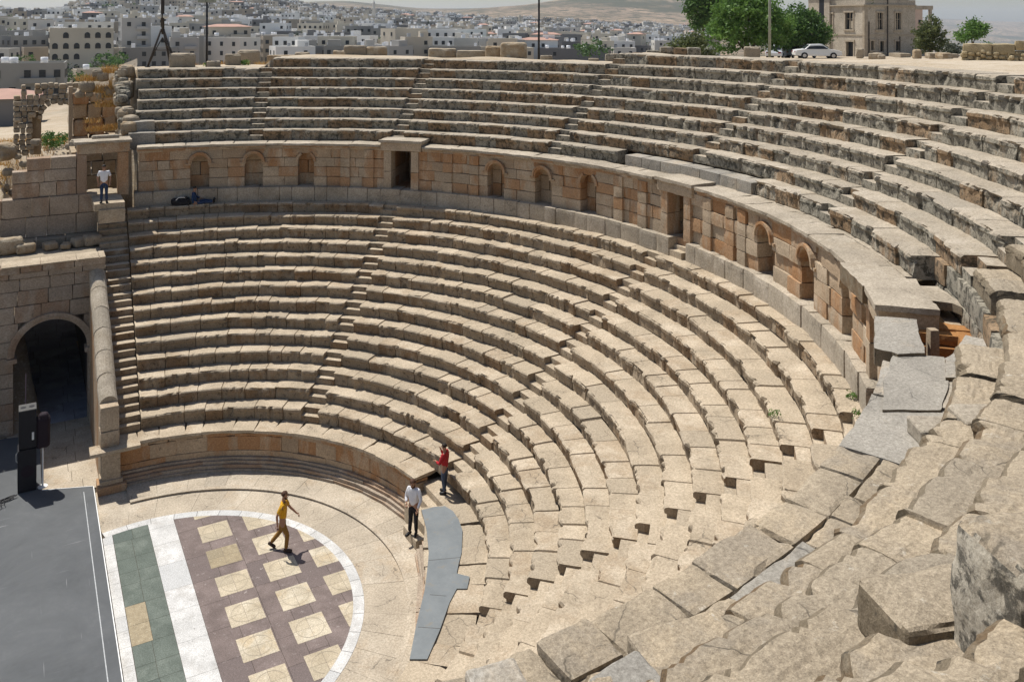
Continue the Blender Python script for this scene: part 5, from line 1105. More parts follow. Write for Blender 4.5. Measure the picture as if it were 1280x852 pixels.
RK = [(150, 120, .5), (158, 132, .4), (153, 150, .45), (160, 158, .4), (150, 165, .4), (138, 115, .45), (132, 112, .35), (128, 96, .5), (108, 108, .6), (122, 92, .45), (160, 110, .4), (155, 85, .4), (163, 97, .5), (145, 108, .3), (125, 120, .35), (100, 118, .4), (112, 118, .3), (152, 175, .4), (95, 180, .55), (88, 183, .4), (30, 205, .35), (10, 215, .4), (22, 196, .3), (3, 235, .5), (18, 240, .4), (45, 178, .4), (5, 190, .9)]
names_ = ['grey', 'tan', 'pale', 'dark', 'mossy', 'cracked', 'brownish', 'lichen spotted', 'angular']
shapes_ = ['angular', 'rounded', 'flat topped', 'wedge shaped', 'square edged']
lab_n = 0
def ruin_rock(px, py, s):
    global lab_n
    # stack on the slope: the stone stands at the height where the photo shows it
    d = 37.5 if px > 90 else 38; q = at_d(px, py, d); lab = '%s %s loose rock on the ruined slope %s' % (names_[lab_n % 9], shapes_[(lab_n//9+lab_n) % 5], 'left of the upper seats' if px > 90 else 'near the left edge'); lab_n += 1
    mb = MB(); a = rng.uniform(-.5, .5); stone(mb, (q[0], q[1], q[2]), (s*1.1, s*.9, s*.85), (cos(a), sin(a), 0), None, (0, 0, 1), .3*s, .12*s, .1, 3., chip=.15*s)
    tag(mb.build('loose_rock', [RB], None, False, (q[0], q[1], q[2]-s*.4)), lab, 'rock', 'loose rocks on the ruined slope')
for r in RK: ruin_rock(*r)
for k in range(34):
    R_ = 16.2+4.6*(k+.5)/34+rng.uniform(-.15, .15); t_ = (87.0+rng.uniform(-.3, .9))*DEG; zr = float(np.interp(R_, [15.9, 20.1], [9.35, 11.75]))-rng.uniform(.1, .75); sz = rng.uniform(.34, .62); q = pol(np.array([R_]), np.array([t_]), zr)[0]
    mb = MB(); a = rng.uniform(-.6, .6); stone(mb, q, (sz, sz*.9, sz*.85), (cos(a), sin(a), 0), None, (0, 0, 1), .22*sz, .12*sz, .09, 3.2, chip=.16*sz)
    tag(mb.build('loose_rock', [RB if k % 3 else UR], None, False, (q[0], q[1], q[2]-sz*.4)), 'grey or tan rock in the jumble piled against the left ends of the upper rows', 'rock', 'rocks piled at the left ends of the upper rows')
# earth bank that carries the ruin and closes the left end of the upper seats
BK3 = MB(); G = []
xs = np.linspace(86, 172, 22); 
prof_ = [(84, 122), (100, 112), (112, 106), (124, 96), (140, 92), (155, 80), (172, 74)]
ny = 14
for i, px in enumerate(xs):
    ytop = np.interp(px, [p_[0] for p_ in prof_], [p_[1] for p_ in prof_])
    for j in range(ny):
        f = j/(ny-1); d = 43.5-f*3.0*(.6+.4*f); py = ytop+(172-ytop)*f**1.0; q = at_d(px, py, d); q = q+np.array([vn(q*1.2), vn(q*1.2+5), vn(q*1.4+9)])*.16; G.append(q)
BK3.add(G, [[i*ny+j, (i+1)*ny+j, (i+1)*ny+j+1, i*ny+j+1] for i in range(21) for j in range(ny-1)])
tag(BK3.build('ruin_slope', [EM], None, True), 'earth slope under the ruined wall', 'terrain', None, 'structure')
gm = MB()
for px, py, rx, n, h in ((140, 118, .7, 420, .5), (130, 112, .6, 260, .45), (150, 105, .5, 240, .5), (140, 88, .5, 200, .4), (112, 98, .6, 180, .35), (128, 160, .7, 260, .3), (145, 158, .45, 160, .3), (133, 130, .5, 160, .35), (115, 150, .4, 60, .25)):
    q = at_d(px, py, 37.6); blades(gm, q[0], q[1], q[2]-.1, rx, .4, n, h, .014)
for px, d, n, h in ((20, 40, 300, .35), (35, 46, 300, .4), (0, 44, 300, .4), (75, 52, 400, .5), (60, 55, 300, .4), (10, 55, 300, .4), (85, 48, 250, .4), (45, 40, 220, .3), (-5, 38, 260, .35)):
    b_ = base_at(px, d); blades(gm, b_[0], b_[1], b_[2], 1.4, 1.4, n, h, .018, 0, gz)
for px, d, n in ((270, 38, 110), (300, 38.5, 120), (330, 38.5, 120), (245, 38.5, 80), (350, 40, 70), (500, 39.4, 60), (400, 39.4, 50), (285, 40, 90)):
    b_ = base_at(px, d, 72); blades(gm, b_[0], b_[1], b_[2], .5, .4, n, .22, .014, 0, gz)
tag(gm.build('dry_grass', [GRS]), 'straw coloured dry grass on the ruin and rim', 'grass', None, 'stuff')
for px, d, w, h, seed, lab in ((70, 47, 1.5, .8, 31, 'dark green bush below the ruined arch'), (30, 39, .8, .5, 32, 'bright green weed clump on the slope at the left edge'), (22, 38, .5, .35, 33, 'small green weed clump nearest the left edge'), (262, 37, .5, .18, 34, 'low green weed patch under the light square block on the rim'), (305, 37.5, .45, .2, 35, 'low green weed patch beneath the white faced block on the rim')):
    b_ = base_at(px, d, 72 if px > 200 else 190); tree('weed_clump', b_, [(0, 0, h*.5, w*.55, w*.5, h*.55)], int(900*w), .07 if w > 1 else .045, LFD if seed == 31 else LFB, None, lab, 'plant', seed=seed)
for (th, r, z, s, lab) in ((-40.4, 14.8, 6.63, .10, 'tiny green weed tuft in the joint below the right end of the niched wall'), (-43.6, 14.78, 6.63, .09, 'second tiny green weed tuft in the joint nearer the grey walkway'), (-38.2, 13.42, 5.87, .10, 'tiny weed tuft between two lower seat rows at the right')):
    b_ = np.array([r*cos(th*DEG), r*sin(th*DEG), z]); tree('weed_tuft', b_, [(0, 0, s*.5, s, s, s*.6)], 90, .03, LFB, None, lab, 'plant', seed=int(abs(th)*10))
# ------------------------------------------------------------------ lamp posts, pole and tripod mast
MB_ = flat('black_metal', (.025, .025, .027), .5, .4); GPZ = flat('weathered_grey_pole', (.30, .31, .25), .7, .2, .15, 5); LGT = flat('lamp_glass', (.55, .55, .52), .3)
def lamp(px, d, py, H, lab, arms):
    b_ = base_at(px, d, py); o = tag(empty('lamp_post', b_), lab, 'lamp post'); mb = MB(); H *= 1.14; mb.tube([b_-UPV*.1, b_+UPV*H], [.055, .045], 8); mb.build('post', [MB_], o, True)
    mb = MB()
    for s_ in (-1, 1): mb.box(b_+np.array([CR[0], CR[1], 0])*s_*.22+UPV*(H+.06), (.34, .3, .16), 0, rz=-YAW); mb.tube([b_+UPV*H, b_+np.array([CR[0], CR[1], 0])*s_*.25+UPV*H], .025, 6)
    mb.build('floodlight', [GPZ], o)
lamp(258.5, 36.6, 76, 2.7, 'thin black lamp post with twin floodlights on the rim at the left', 2)
lamp(673.5, 35.4, 70, 2.55, 'thin black lamp post with twin floodlights on the rim near the middle', 2)
b_ = base_at(962, 58); o = tag(empty('utility_pole', b_), 'tall plain grey pole in front of the bright green tree', 'pole'); mb = MB(); mb.tube([b_-UPV*.2, b_+UPV*7], [.09, .075], 10); mb.build('shaft', [GPZ], o, True)
tb = at_d(203, 76, 37.0); tb[2] = gz(tb[0], tb[1]); tm_ = tag(empty('metal_tripod_mast', tb), 'rusty metal tripod mast with floodlights on the left rim', 'mast'); RX = np.array([CR[0], CR[1], 0]); RY = np.array([-CR[1], CR[0], 0])
apex = tb+UPV*1.8; feet = (tb-RX*.70, tb+RX*.62, tb+RY*.8+RX*.1)
for f in feet: mb = MB(); mb.tube([f, apex+(f-tb)*.08], .048, 6); mb.tube([f+(apex-f)*.1+UPV*.05+RX*.05, f+(apex-f)*.5+RX*.07, apex-UPV*.4], .026, 5); mb.tube([f-UPV*.02, f+UPV*.03], .13, 8); mb.build('leg', [PIPE], tm_, True)
mb = MB(); mb.tube([apex-UPV*.25, apex+UPV*2.2], .05, 8); mb.tube([apex+RX*.06-UPV*.1, apex+RX*.06+UPV*2.2], .03, 6); mb.tube([apex-RX*.06+UPV*.1, apex-RX*.05+UPV*2.2], .03, 6); mb.build('pole', [PIPE], tm_, True)
mb = MB(); mb.tube([feet[0]*.55+apex*.45, feet[1]*.55+apex*.45], .02, 6); mb.build('brace', [PIPE], tm_, True)
for s_ in (-1, 1): mb = MB(); stone(mb, apex+RX*s_*.14+UPV*.62, (.24, .2, .24), RX, rad=.08, rough=0, step=.08); mb.build('floodlight', [LGT], tm_, True)
# ------------------------------------------------------------------ cars
GLS = flat('car_glass', (.03, .035, .04), .15); TYR = flat('rubber', (.02, .02, .02), .9); RIM = flat('alloy', (.45, .45, .46), .35, .7); LAMPR = flat('red_lamp', (.25, .02, .02), .3)
def car(px, d, col, rough, heading, lab, L=4.3, wagon=False, scale=1.):
    b_ = base_at(px, d, 66); o = tag(empty('parked_car', b_), lab, 'car', 'cars parked by the mansion'); o.rotation_euler = (0, 0, heading); W = 1.7
    def loc(ob): ob.parent = o; ob.location = (0, 0, 0)
    pr = [(-2.12, .35), (-2.15, .62), (-2.05, .82), (-1.75, .88)]+([(-1.7, 1.35), (.35, 1.42)] if wagon else [(-1.25, .92), (-.75, 1.36), (.35, 1.40)])+[(1.0, .93), (1.75, .84), (2.08, .70), (2.12, .38), (1.75, .30), (-1.75, .30)]
    mb = MB(); n = len(pr); V = []
    for y, ins in ((-W/2, .0), (-W/2+.06, 0), (W/2-.06, 0), (W/2, 0)):
        for x, z in pr: k = .14 if z > 1.1 else (0.04 if z > .86 else 0); e_ = .04 if abs(y) > W/2-.03 else 0; V.append((x*(1-e_*.5), (abs(y)-k-e_*.3)*np.sign(y), z-e_*.3))
    F = [[i*n+k, i*n+(k+1) % n, (i+1)*n+(k+1) % n, (i+1)*n+k] for i in range(3) for k in range(n)]+[list(range(n))[::-1], list(range(3*n, 4*n))]; mb.add(V, F); m = flat('car_paint_%s' % lab.split()[0], col, .3, .1, .02); bo = mb.build('body', [m]); loc(bo)
    mb = MB()
    for s_ in (-1, 1):
        y = s_*(W/2-.10); a_ = [(-1.62 if wagon else -1.12, .93), (-1.58 if wagon else -.72, 1.29), (.30, 1.32), (.86, .95)]
        mb.add([(x, s_*(W/2-.02-(.14 if z > 1.1 else .025)+.012), z) for x, z in a_], [[0, 1, 2, 3]])
    for xa, za, xb, zb_ in ((.92, .96, .40, 1.36), ((-1.73, .95, -1.69, 1.31) if wagon else (-1.22, .95, -.80, 1.33))): sx = .02 if xa > 0 else -.02; mb.add([(xa+sx, -.62, za+.015), (xa+sx, .62, za+.015), (xb+sx, .58, zb_+.015), (xb+sx, -.58, zb_+.015)], [[0, 1, 2, 3]])
    loc(mb.build('window_glass', [GLS]))
    for sx in (-1.3, 1.32):
        for s_ in (-1, 1):
            mb = MB(); mb.tube([(sx, s_*(W/2-.18), .31), (sx, s_*(W/2+.01), .31)], .31, 16); w = mb.build('wheel', [TYR]); loc(w); mb = MB(); mb.tube([(sx, s_*(W/2+.005), .31), (sx, s_*(W/2+.02), .31)], .17, 12); r = mb.build('rim', [RIM]); r.parent = w; r.location = (0, 0, 0)
    for s_ in (-1, 1):
        mb = MB(); mb.box((-2.13, s_*.6, .68), (.06, .3, .14)); loc(mb.build('tail_lamp', [LAMPR])); mb = MB(); mb.box((2.09, s_*.58, .62), (.06, .32, .14)); loc(mb.build('headlight', [LGT]))
hd = -YAW-.15
car(1021, 88, (.72, .72, .70), .3, hd, 'white saloon car parked in front of the mansion trees'); car(978, 100, (.06, .085, .16), .3, hd+1.1, 'dark blue car half hidden behind the tan pyramid stone', 4.3); car(1002, 98, (.30, .32, .34), .3, hd+.9, 'grey car behind the white saloon', 4.3, True); car(972, 96, (.62, .64, .66), .3, hd+1.2, 'silver car deep in the tree shade', 4.3, True)
# ------------------------------------------------------------------ the town on the far slope
HC = [('cream', (.60, .54, .43)), ('pale', (.68, .64, .56)), ('white', (.82, .80, .75)), ('grey', (.30, .29, .265)), ('tan', (.385, .325, .25)), ('beige', (.54, .475, .375)), ('dark', (.19, .185, .18)), ('ash', (.44, .42, .385))]
HM = [flat('house_wall_'+n.replace(' ', '_'), c, .9, 0, .08, .15) for n, c in HC]
WV = flat('house_window', (.025, .028, .03), .35, 0, .3, .5); RFM = flat('house_roof', (.46, .43, .385), .9, 0, .12, .3); RRD = flat('red_roof_sheet', (.40, .24, .185), .8, 0, .15, .3); TNK = flat('white_water_tank', (.86, .86, .86), .4, 0, .03); TNK2 = flat('grey_water_tank', (.35, .36, .37), .5)
def rot2(a): return np.array([[cos(a), -sin(a), 0], [sin(a), cos(a), 0], [0, 0, 1]])
r2 = np.random.default_rng(5)
def houseparts(W, D, st, feat, arched=False):
    """lists of (kind, builder) in the house's own frame; x along the front, -y towards the viewer"""
    H = st*3.1; P = []
    m = MB(); m.box((0, 0, H/2-4), (W, D, H+8)); 
    for s_ in (-1, 1): m.box((0, s_*(D/2-.1), H+.35), (W, .2, .7)); m.box((s_*(W/2-.1), 0, H+.35), (.2, D-.42, .7))
    if feat.get('tower'): m.box((W*.28*feat['tower'], D*.15, H+1.3), (W*.3, D*.35, 2.6))
    P.append(('wall', m, 0))
    m = MB(); m.box((0, 0, H+.03), (W-.44, D-.44, .05)); P.append(('roof', m, 1))
    wins = []
    for f in range(st):
        z = f*3.1+1.75
        for side in (0, 1, 2):
            L = W if side == 0 else D; n = max(1, int(L/feat.get('sp', 3.2))); 
            for k in range(n):
                if r2.random() < .14: continue
                u = -L/2+(k+.5)*L/n; w = feat.get('ww', 1.2); h = feat.get('wh', 1.4)
                if side == 0: wins.append(((u, -D/2-.02, z), (w, .12, h)))
                elif side == 1: wins.append(((W/2+.02, u, z), (.12, w, h)))
                else: wins.append(((-W/2-.02, u, z), (.12, w, h)))
    P.append(('win', wins, 2))
    if feat.get('balc'):
        m = MB()
        for f in range(1, st): m.box((W*.2, -D/2-.5, f*3.1+.5), (W*.4, 1.0, 1.0))
        P.append(('balcony', m, 0))
    if feat.get('red'):
        m = MB(); a = .6; V = [(-W/2-a, -D/2-a, H+.72), (W/2+a, -D/2-a, H+.72), (W/2+a, D/2+a, H+.72), (-W/2-a, D/2+a, H+.72), (-W*.25, 0, H+1.7), (W*.25, 0, H+1.7)]; m.add(V, [[0, 1, 5, 4], [1, 2, 5], [2, 3, 4, 5], [3, 0, 4], [3, 2, 1, 0]]); P.append(('hip_roof', m, 3))
    tk = []
    for _ in range(feat.get('tanks', 2)): tk.append(((r2.uniform(-W*.4, W*.4), r2.uniform(-D*.4, D*.4), H+1.3), r2.uniform(.5, .8)))
    P.append(('tank', tk, 4 if r2.random() < .75 else 5))
    return P
placed = []
def house_at(pos, ang, W, D, st, ci, feat, label, detailed, group='houses of the town'):
    mats = [HM[ci], RFM, WV, RRD, TNK, TNK2]; R = rot2(ang); P = houseparts(W, D, st, feat); pos = np.asarray(pos, float)
    def xf(mb): 
        for i in range(len(mb.v)): mb.v[i] = mb.v[i]@R.T+pos
    if detailed:
        o = tag(empty('house', pos), label, 'house', group)
        for k, m, mi in P:
            if k == 'win':
                for c, s in m:
                    mb = MB()
                    if feat.get('arch') and s[0] > .5:
                        A = np.linspace(0, pi, 9); pf_ = [(-s[0]/2, -s[2]/2), (s[0]/2, -s[2]/2)]+[(s[0]/2*cos(t), s[2]/2-s[0]/2+s[0]/2*sin(t)) for t in A]; n = len(pf_)
                        mb.add([(c[0]+x, c[1]-.07, c[2]+z) for x, z in pf_]+[(c[0]+x, c[1]+.07, c[2]+z) for x, z in pf_], [list(range(n)), list(range(2*n-1, n-1, -1))]+[[i, i+n, (i+1) % n+n, (i+1) % n] for i in range(n)])
                    else: mb.box(c, s)
                    xf(mb); w_ = mb.build('window', [WV], o, False, R@np.array(c)+pos)
                    if not feat.get('arch') and r2.random() < .75:
                        mb = MB(); mb.box((c[0], c[1], c[2]-s[2]/2-.09), (s[0]+.25 if s[0] > .3 else .26, s[1]+.25 if s[1] > .3 else .26, .14)); xf(mb); mb.build('sill', [mats[0]], w_, False, R@np.array([c[0], c[1], c[2]-s[2]/2])+pos)
            elif k == 'tank':
                for c, r in m: mb = MB(); mb.tube([np.array(c)-[0, 0, r], np.array(c)+[0, 0, r*.6]], r, 10); xf(mb); mb.build('water_tank', [mats[mi]], o, True)
            else: xf(m); m.build(k, [mats[mi]], o)
        return o
    mb = MB(); order = []
    for k, m, mi in P:
        if k == 'win':
            q = MB()
            for c, s in m: q.box(c, s)
        elif k == 'tank':
            q = MB()
            for c, r in m: q.box(c, (r*1.6, r*1.6, r*1.8))
        else: q = m
        xf(q)
        for V, T in zip(q.v, q.t): pass
        if q.n:
            b = mb.n; mb.v += q.v; mb.t += q.t; mb.n += q.n; mb.f += [[i+b for i in f] for f in q.f]; mb.m += [mi]*len(q.f)
    o = mb.build('house', mats, None, False, pos); tag(o, label, 'house', group); return o
# explicit near houses: px, distance, width, depth, storeys, colour, turn, features, label
EXH = [
 (101, 282, 17, 13, 4, 0, .05, dict(sp=2.6, ww=1.5, wh=1.7, tanks=3, arch=1), 'large cream four storey building with rows of arched dark windows at the upper left'),
 (28, 185, 15, 8, 2, 3, -.1, dict(sp=2.2, ww=1.1, balc=1, tanks=3), 'long low grey two storey building near the left edge above the reddish roof'),
 (-22, 128, 13, 9, 1, 6, -.15, dict(red=1, sp=2.5, ww=2.0, wh=1.3, tanks=0), 'building with reddish roof and wide glass windows cut by the left edge'),
 (34, 330, 25, 11, 2, 2, 0, dict(tanks=3), 'long white low building left of the arched window building'),
 (105, 395, 22, 13, 4, 1, .05, dict(tanks=4), 'pale four storey block with white tanks behind the arched window building'),
 (168, 310, 9, 12, 5, 7, .1, dict(balc=1, tanks=2), 'narrow concrete grey tower block left of the metal tripod mast'),
 (185, 330, 13, 12, 4, 2, .3, dict(tanks=2, sp=5), 'blank sided white block behind the metal tripod mast'),
 (62, 300, 15, 9, 2, 4, .1, dict(tanks=1), 'old tan two storey house with a door left of the arched window building'),
 (118, 220, 9, 7, 1, 5, .2, dict(tanks=1), 'single storey beige house with a white shutter above the ruined arch'),
 (284, 330, 15, 10, 4, 5, .2, dict(red=1, balc=1, tanks=0), 'beige block with a flat reddish roof right of the thin lamp post'),
 (248, 320, 18, 10, 3, 3, -.1, dict(tanks=3), 'dark faced grey block behind the thin lamp post'),
 (306, 350, 10, 9, 3, 2, .2, dict(tanks=2), 'white three storey house right of the beige block with the reddish roof'),
 (345, 340, 14, 9, 3, 1, -.1, dict(tanks=3), 'pale three storey house above the long low rim stone'),
 (267, 430, 25, 12, 4, 0, .05, dict(tanks=5), 'wide cream apartment block high behind the thin lamp post'),
 (420, 420, 16, 12, 3, 6, .15, dict(tanks=2), 'dark grey block with a brown wall right of the cypress at left centre'),
 (505, 330, 14, 12, 4, 5, .5, dict(sp=5, tanks=2), 'blank beige gabled block left of the fallen blocks'),
 (540, 345, 20, 10, 4, 2, .1, dict(tanks=3, sp=3), 'white block with dark square windows above the fallen blocks'),
 (605, 440, 30, 12, 3, 2, .05, dict(tanks=4), 'long bright white building with a dark window band near the middle'),
 (600, 360, 26, 10, 2, 5, .02, dict(tanks=5), 'low beige building with a tank lined roof behind the largest fallen block'),
 (590, 580, 26, 14, 4, 0, .1, dict(tanks=3), 'large cream block with deep windows above the long bright white building'),
 (455, 430, 20, 14, 4, 3, .1, dict(tanks=4), 'broad grey block below the dark conifers'),
 (715, 330, 26, 10, 2, 6, .0, dict(sp=9, tanks=6), 'long dark blank walled building right of the middle lamp post'),
 (760, 420, 22, 10, 2, 2, .1, dict(tanks=2), 'low white building with a bright flat roof left of the shrub'),
]
zc_ = lambda x, y: gz(x, y)
for px, d, W, D, st, ci, an, ft, lab in EXH:
    q = at_d(px, 60, d); a = -atan2(q[0]-CAMP[0], q[1]-CAMP[1])+an; placed.append((q[0], q[1], max(W, D)*.62)); house_at((q[0], q[1], gz(q[0], q[1])), a, W, D, st, ci, ft, lab, True, 'houses of the town')
def zone(px):
    for lim, n in ((60, 'at far left'), (165, 'left of tripod mast'), (255, 'right of tripod mast'), (420, 'right of thin lamp'), (545, 'above rounded stones'), (672, 'above fallen blocks'), (765, 'right of middle lamp'), (2000, 'left of bright tree')):
        if px < lim: return n
def band(d): return 'in near rows' if d < 430 else ('halfway up town' if d < 620 else ('high up town' if d < 850 else 'in far rows'))
small = []; tries = 0
while len(small) < 2000 and tries < 60000:
    tries += 1; px = r2.uniform(-70, 885); d = 290*np.exp(r2.random()*np.log(1500/290.)); lim = np.interp(px, [0, 430, 620, 880], [1250, 1400, 1450, 1500])
    if d > lim or (px > 640 and d < 340) or (px > 780 and d < 480): continue
    q = at_d(px, 40, d); W = r2.uniform(7, 14.5)*(1.25 if d < 470 else 1.); D = r2.uniform(6.5, 10.5); st = int(r2.choice([2, 2, 3, 3, 4, 4] if d > 400 else [2, 2, 3, 3])); rr_ = max(W, D)*.60
    if any((q[0]-x)**2+(q[1]-y)**2 < (rr_+r)**2*.50 for x, y, r in placed): continue
    placed.append((q[0], q[1], rr_)); small.append((d, px, q, W, D, st))
small.sort(key=lambda t: t[0])
cnt = {}; rest = MB(); RESTM = [*HM, RFM, WV, TNK, RRD]
recs = []
for k, (d, px, q, W, D, st) in enumerate(small):
    ci = int(r2.choice(len(HC), p=[.18, .17, .17, .12, .09, .12, .07, .08])); ft = dict(tanks=int(r2.integers(0, 4)), sp=float(r2.uniform(2.6, 5.)), balc=int(r2.random() < .25), tower=int(r2.choice([-1, 0, 0, 1])), red=int(r2.random() < .025)); an = r2.normal(0, .35)
    recs.append((d, px, q, W, D, st, ci, ft, an))
NTH = 262
groups = {}
for k, r in enumerate(recs[:NTH]):
    d, px, q, W, D, st, ci, ft, an = r; base = '%s %s storey house %s%s %s' % (HC[ci][0], ('two', 'three', 'four', 'five')[st-2], 'red roofed ' if ft['red'] else ('with tower ' if ft['tower'] else ('balconied ' if ft['balc'] else '')), band(d), zone(px)); groups.setdefault(base.replace('  ', ' '), []).append((px, k))
ORD = ['leftmost', 'second from left', 'third from left', 'fourth from left', 'fifth from left', 'sixth from left']
labs = {}
for b_, l in groups.items():
    l.sort()
    for i, (px, k) in enumerate(l): labs[k] = b_ if len(l) == 1 else ('%s, %s' % (b_, ORD[min(i, 5)] if i < len(l)-1 or len(l) > 6 else 'rightmost'))
for k, r in enumerate(recs):
    d, px, q, W, D, st, ci, ft, an = r; a = -atan2(q[0]-CAMP[0], q[1]-CAMP[1])+an; z = gz(q[0], q[1])
    if k < NTH: house_at((q[0], q[1], z), a, W, D, st, ci, ft, labs[k], False, 'houses of the town')
    else:
        R = rot2(a); pos = np.array([q[0], q[1], z]); P = houseparts(W, D, st, ft); b = rest
        for kk, m, mi in P:
            mm = [ci, 8, 9, 11, 10, 10][mi]
            if kk == 'win':
                for c, s in m:
                    if c[1] < -D/2+.1 or r2.random() < .3: b.box(R@np.array(c)+pos, s, mm, M=R)
            elif kk == 'tank':
                for c, rr_ in m: b.box(R@np.array(c)+pos, (rr_*1.7, rr_*1.7, rr_*1.9), mm, M=R)
            else:
                for V in m.v: pass
                b0_ = b.n; b.v += [V@R.T+pos for V in m.v]; b.t += m.t; b.n += m.n; b.f += [[i+b0_ for i in f] for f in m.f]; b.m += [mm]*len(m.f)
tag(rest.build('distant_houses', RESTM), 'mass of small houses on the upper slopes of the town', 'houses', None, 'stuff')
# town trees
LT_ = [(325, 560, 13, 'cypress', 'tall single dark cypress above the long low rim stone'), (420, 600, 13, 'cypress', 'dark cypress standing left of centre high in the town'), (535, 620, 14, 'cypress', 'left one of the group of tall dark conifers near the middle'), (527, 640, 11, 'cypress', 'shorter conifer left of the tall dark conifers near the middle'), (548, 620, 11, 'cypress', 'second conifer of the dark group near the middle'), (556, 640, 10, 'cypress', 'third conifer of the dark group near the middle'), (562, 610, 9, 'pine', 'broad dark pine at the right of the dark conifers near the middle'), (724, 480, 10, 'cypress', 'dark cypress above the long dark blank walled building'), (735, 490, 10, 'cypress', 'slim cypress right of the one above the long dark building'), (749, 520, 9, 'cypress', 'slim dark cypress farthest right in the town'), (183, 420, 15, 'cypress', 'dark cypress just left of the metal tripod mast'), (176, 425, 9, 'pine', 'dark pine beside the cypress left of the metal tripod mast'), (801, 600, 7, 'cypress', 'small cypress left of the shrub')]
PN = [(12, 215), (50, 220), (85, 232), (92, 205), (148, 268), (126, 240), (30, 275), (62, 360), (40, 420), (55, 520), (75, 480), (135, 470), (150, 510), (160, 560), (5, 330), (2, 420), (140, 262), (70, 195), (130, 252), (95, 520), (300, 470), (322, 480), (462, 470), (445, 455), (480, 520), (575, 430), (500, 560), (635, 700), (690, 800), (725, 880), (700, 620), (780, 700), (660, 520), (215, 560), (20, 600), (110, 620), (355, 640), (390, 560), (840, 900), (765, 760), (560, 800), (610, 900)]+[(float(r2.uniform(-20, 870)), float(r2.uniform(300, 1000))) for _ in range(60)]
for k, (px, d) in enumerate(PN): LT_.append((px, d, (6 if d < 300 else 10.5)*(.8+.4*r2.random()), 'pine', '%s tree %s %s' % (('round dark', 'spreading green', 'dusty green', 'broad dark')[k % 4], band(d), zone(px))))
seen = {}
for k, (px, d, h, ty, lab) in enumerate(LT_):
    q = at_d(px, 50, d); b_ = np.array([q[0], q[1], gz(q[0], q[1])])
    if lab in seen: seen[lab] += 1; lab = lab+', '+ORD[min(5, seen[lab])].replace('leftmost', 'first').replace(' from left', ' one')
    else: seen[lab] = 0
    if ty == 'cypress': tree('cypress_tree', b_, [(0, 0, h*.35, h*.11, h*.11, h*.34), (0, 0, h*.68, h*.075, h*.075, h*.32)], 420, h*.035, LFC, [([(0, 0, -1), (0, 0, h*.4)], .2, .1)], lab, 'tree', 'trees in the town', 100+k)
    else: tree('town_tree', b_, [(0, 0, h*.62, h*.42, h*.42, h*.30), (h*.3, 0, h*.5, h*.3, h*.3, h*.22), (-h*.28, 0, h*.52, h*.3, h*.3, h*.24)], 520, h*.055, LFD if k % 3 else LFG, [([(0, 0, -1), (0, 0, h*.55)], .25, .12)], lab, 'tree', 'trees in the town', 100+k)
# minarets / towers
for px, d, hh, lab in ((467, 900, 26, 'slim pale minaret like tower high in the town, above the two rounded brown stones'), (748, 640, 14, 'slim white tower above the long dark blank walled building')):
    b_ = base_at(px, d, 40); o = tag(empty('tower', b_), lab, 'tower'); mb = MB(); mb.tube([b_-UPV*3, b_+UPV*hh*.7, b_+UPV*hh*.7, b_+UPV*hh*.75, b_+UPV*hh*.75, b_+UPV*hh*.95, b_+UPV*hh*1.08], [2.2, 2, 2.8, 2.8, 1.6, 1.6, .1], 10); mb.build('shaft', [HM[1]], o)
# cars in the valley street
for k, (px, d, col, lab) in enumerate(((18, 158, (.12, .2, .45), 'blue parked car farthest left in the valley street'), (24, 160, (.7, .7, .7), 'white parked car between blue ones in the valley street'), (30, 162, (.55, .6, .7), 'pale blue parked car third in the valley street'), (36, 160, (.1, .14, .35), 'dark blue parked car at the right of the valley row'), (62, 175, (.7, .72, .75), 'white car alone in front of the grey two storey building'))): pass
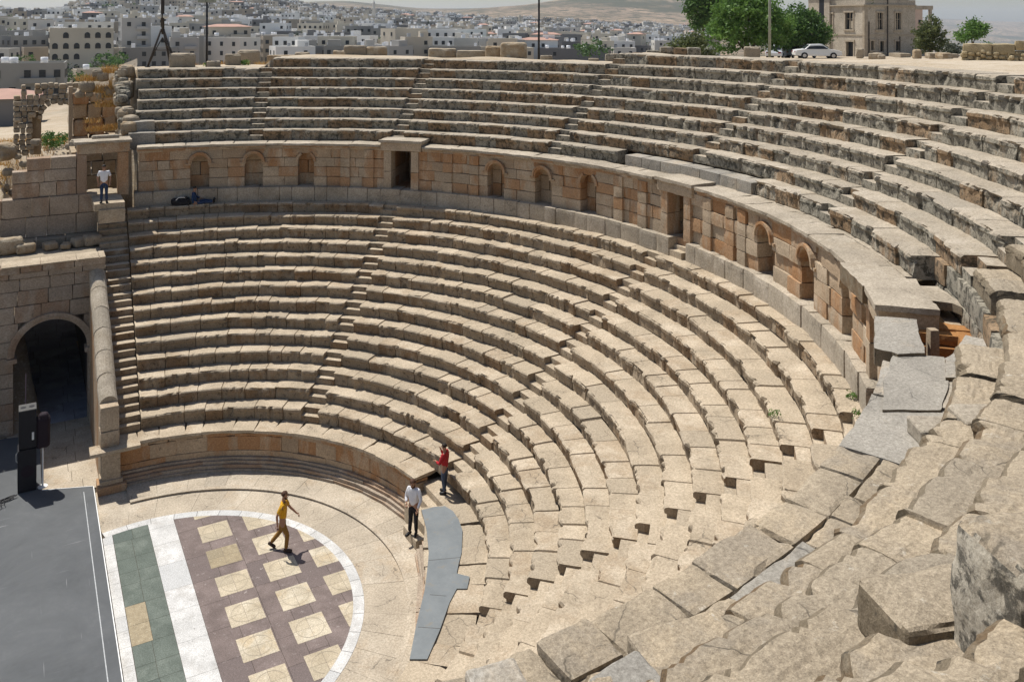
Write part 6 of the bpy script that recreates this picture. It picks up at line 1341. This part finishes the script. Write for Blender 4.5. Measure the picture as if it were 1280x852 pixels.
# ------------------------------------------------------------------ haze, sky, light, camera
hz_, nt, b = newmat('valley_haze'); nt.nodes.remove(b); pv = nd(nt, 'ShaderNodeVolumePrincipled'); pv.inputs['Color'].default_value = (.78, .87, 1., 1); pv.inputs['Density'].default_value = 6.5e-5; pv.inputs['Anisotropy'].default_value = .2
nt.links.new(pv.outputs[0], nt.nodes['Material Output'].inputs['Volume'])
zmin = float(TZ.min())-1.; zmax = max(float(TZ.max()), 60)+8
mb = MB(); mb.box((0, 0, (zmin+zmax)/2), (20200, 20200, zmax-zmin)); HZ = tag(mb.build('haze', [hz_]), 'thin pale haze over the valley', 'haze', None, 'stuff')
w = bpy.data.worlds.new('World'); SC.world = w; w.use_nodes = True; nt = w.node_tree; bg = nt.nodes['Background']; sky = nt.nodes.new('ShaderNodeTexSky'); sky.sky_type = 'NISHITA'; sky.sun_disc = False
SAZ = atan2(-.36, .93); SEL = radians(63.5)
sky.sun_elevation = SEL; sky.sun_rotation = SAZ % (2*pi); sky.air_density = 1.0; sky.dust_density = 1.2; sky.ozone_density = 1.0; nt.links.new(sky.outputs[0], bg.inputs['Color']); bg.inputs['Strength'].default_value = .092
sd = bpy.data.lights.new('sun', 'SUN'); sd.energy = 4.9; sd.angle = radians(.53); sd.color = (1., .965, .90); so = bpy.data.objects.new('sun', sd); COL.objects.link(so); so.location = (0, 0, 60)
sv = Vector((sin(SAZ)*cos(SEL), cos(SAZ)*cos(SEL), sin(SEL))); so.rotation_euler = sv.to_track_quat('Z', 'Y').to_euler()
cd = bpy.data.cameras.new('camera'); cam = bpy.data.objects.new('camera', cd); COL.objects.link(cam); cd.sensor_width = 36; cd.sensor_fit = 'HORIZONTAL'; cd.lens = FPX/1280*36; cd.shift_x = (640-PPX)/1280; cd.shift_y = -(426-PPY)/1280; cd.clip_start = .1; cd.clip_end = 40000
M = Matrix([[CR[0], CU[0], -CF[0], CAMP[0]], [CR[1], CU[1], -CF[1], CAMP[1]], [CR[2], CU[2], -CF[2], CAMP[2]], [0, 0, 0, 1]]); cam.matrix_world = M; SC.camera = cam
vs = SC.view_settings; vs.view_transform = 'Standard'; vs.look = 'None'; vs.exposure = .13; vs.gamma = 1.; vs.use_curve_mapping = False
SC.cycles.max_bounces = 6; SC.cycles.diffuse_bounces = 3; SC.cycles.volume_bounces = 1; SC.cycles.transparent_max_bounces = 6
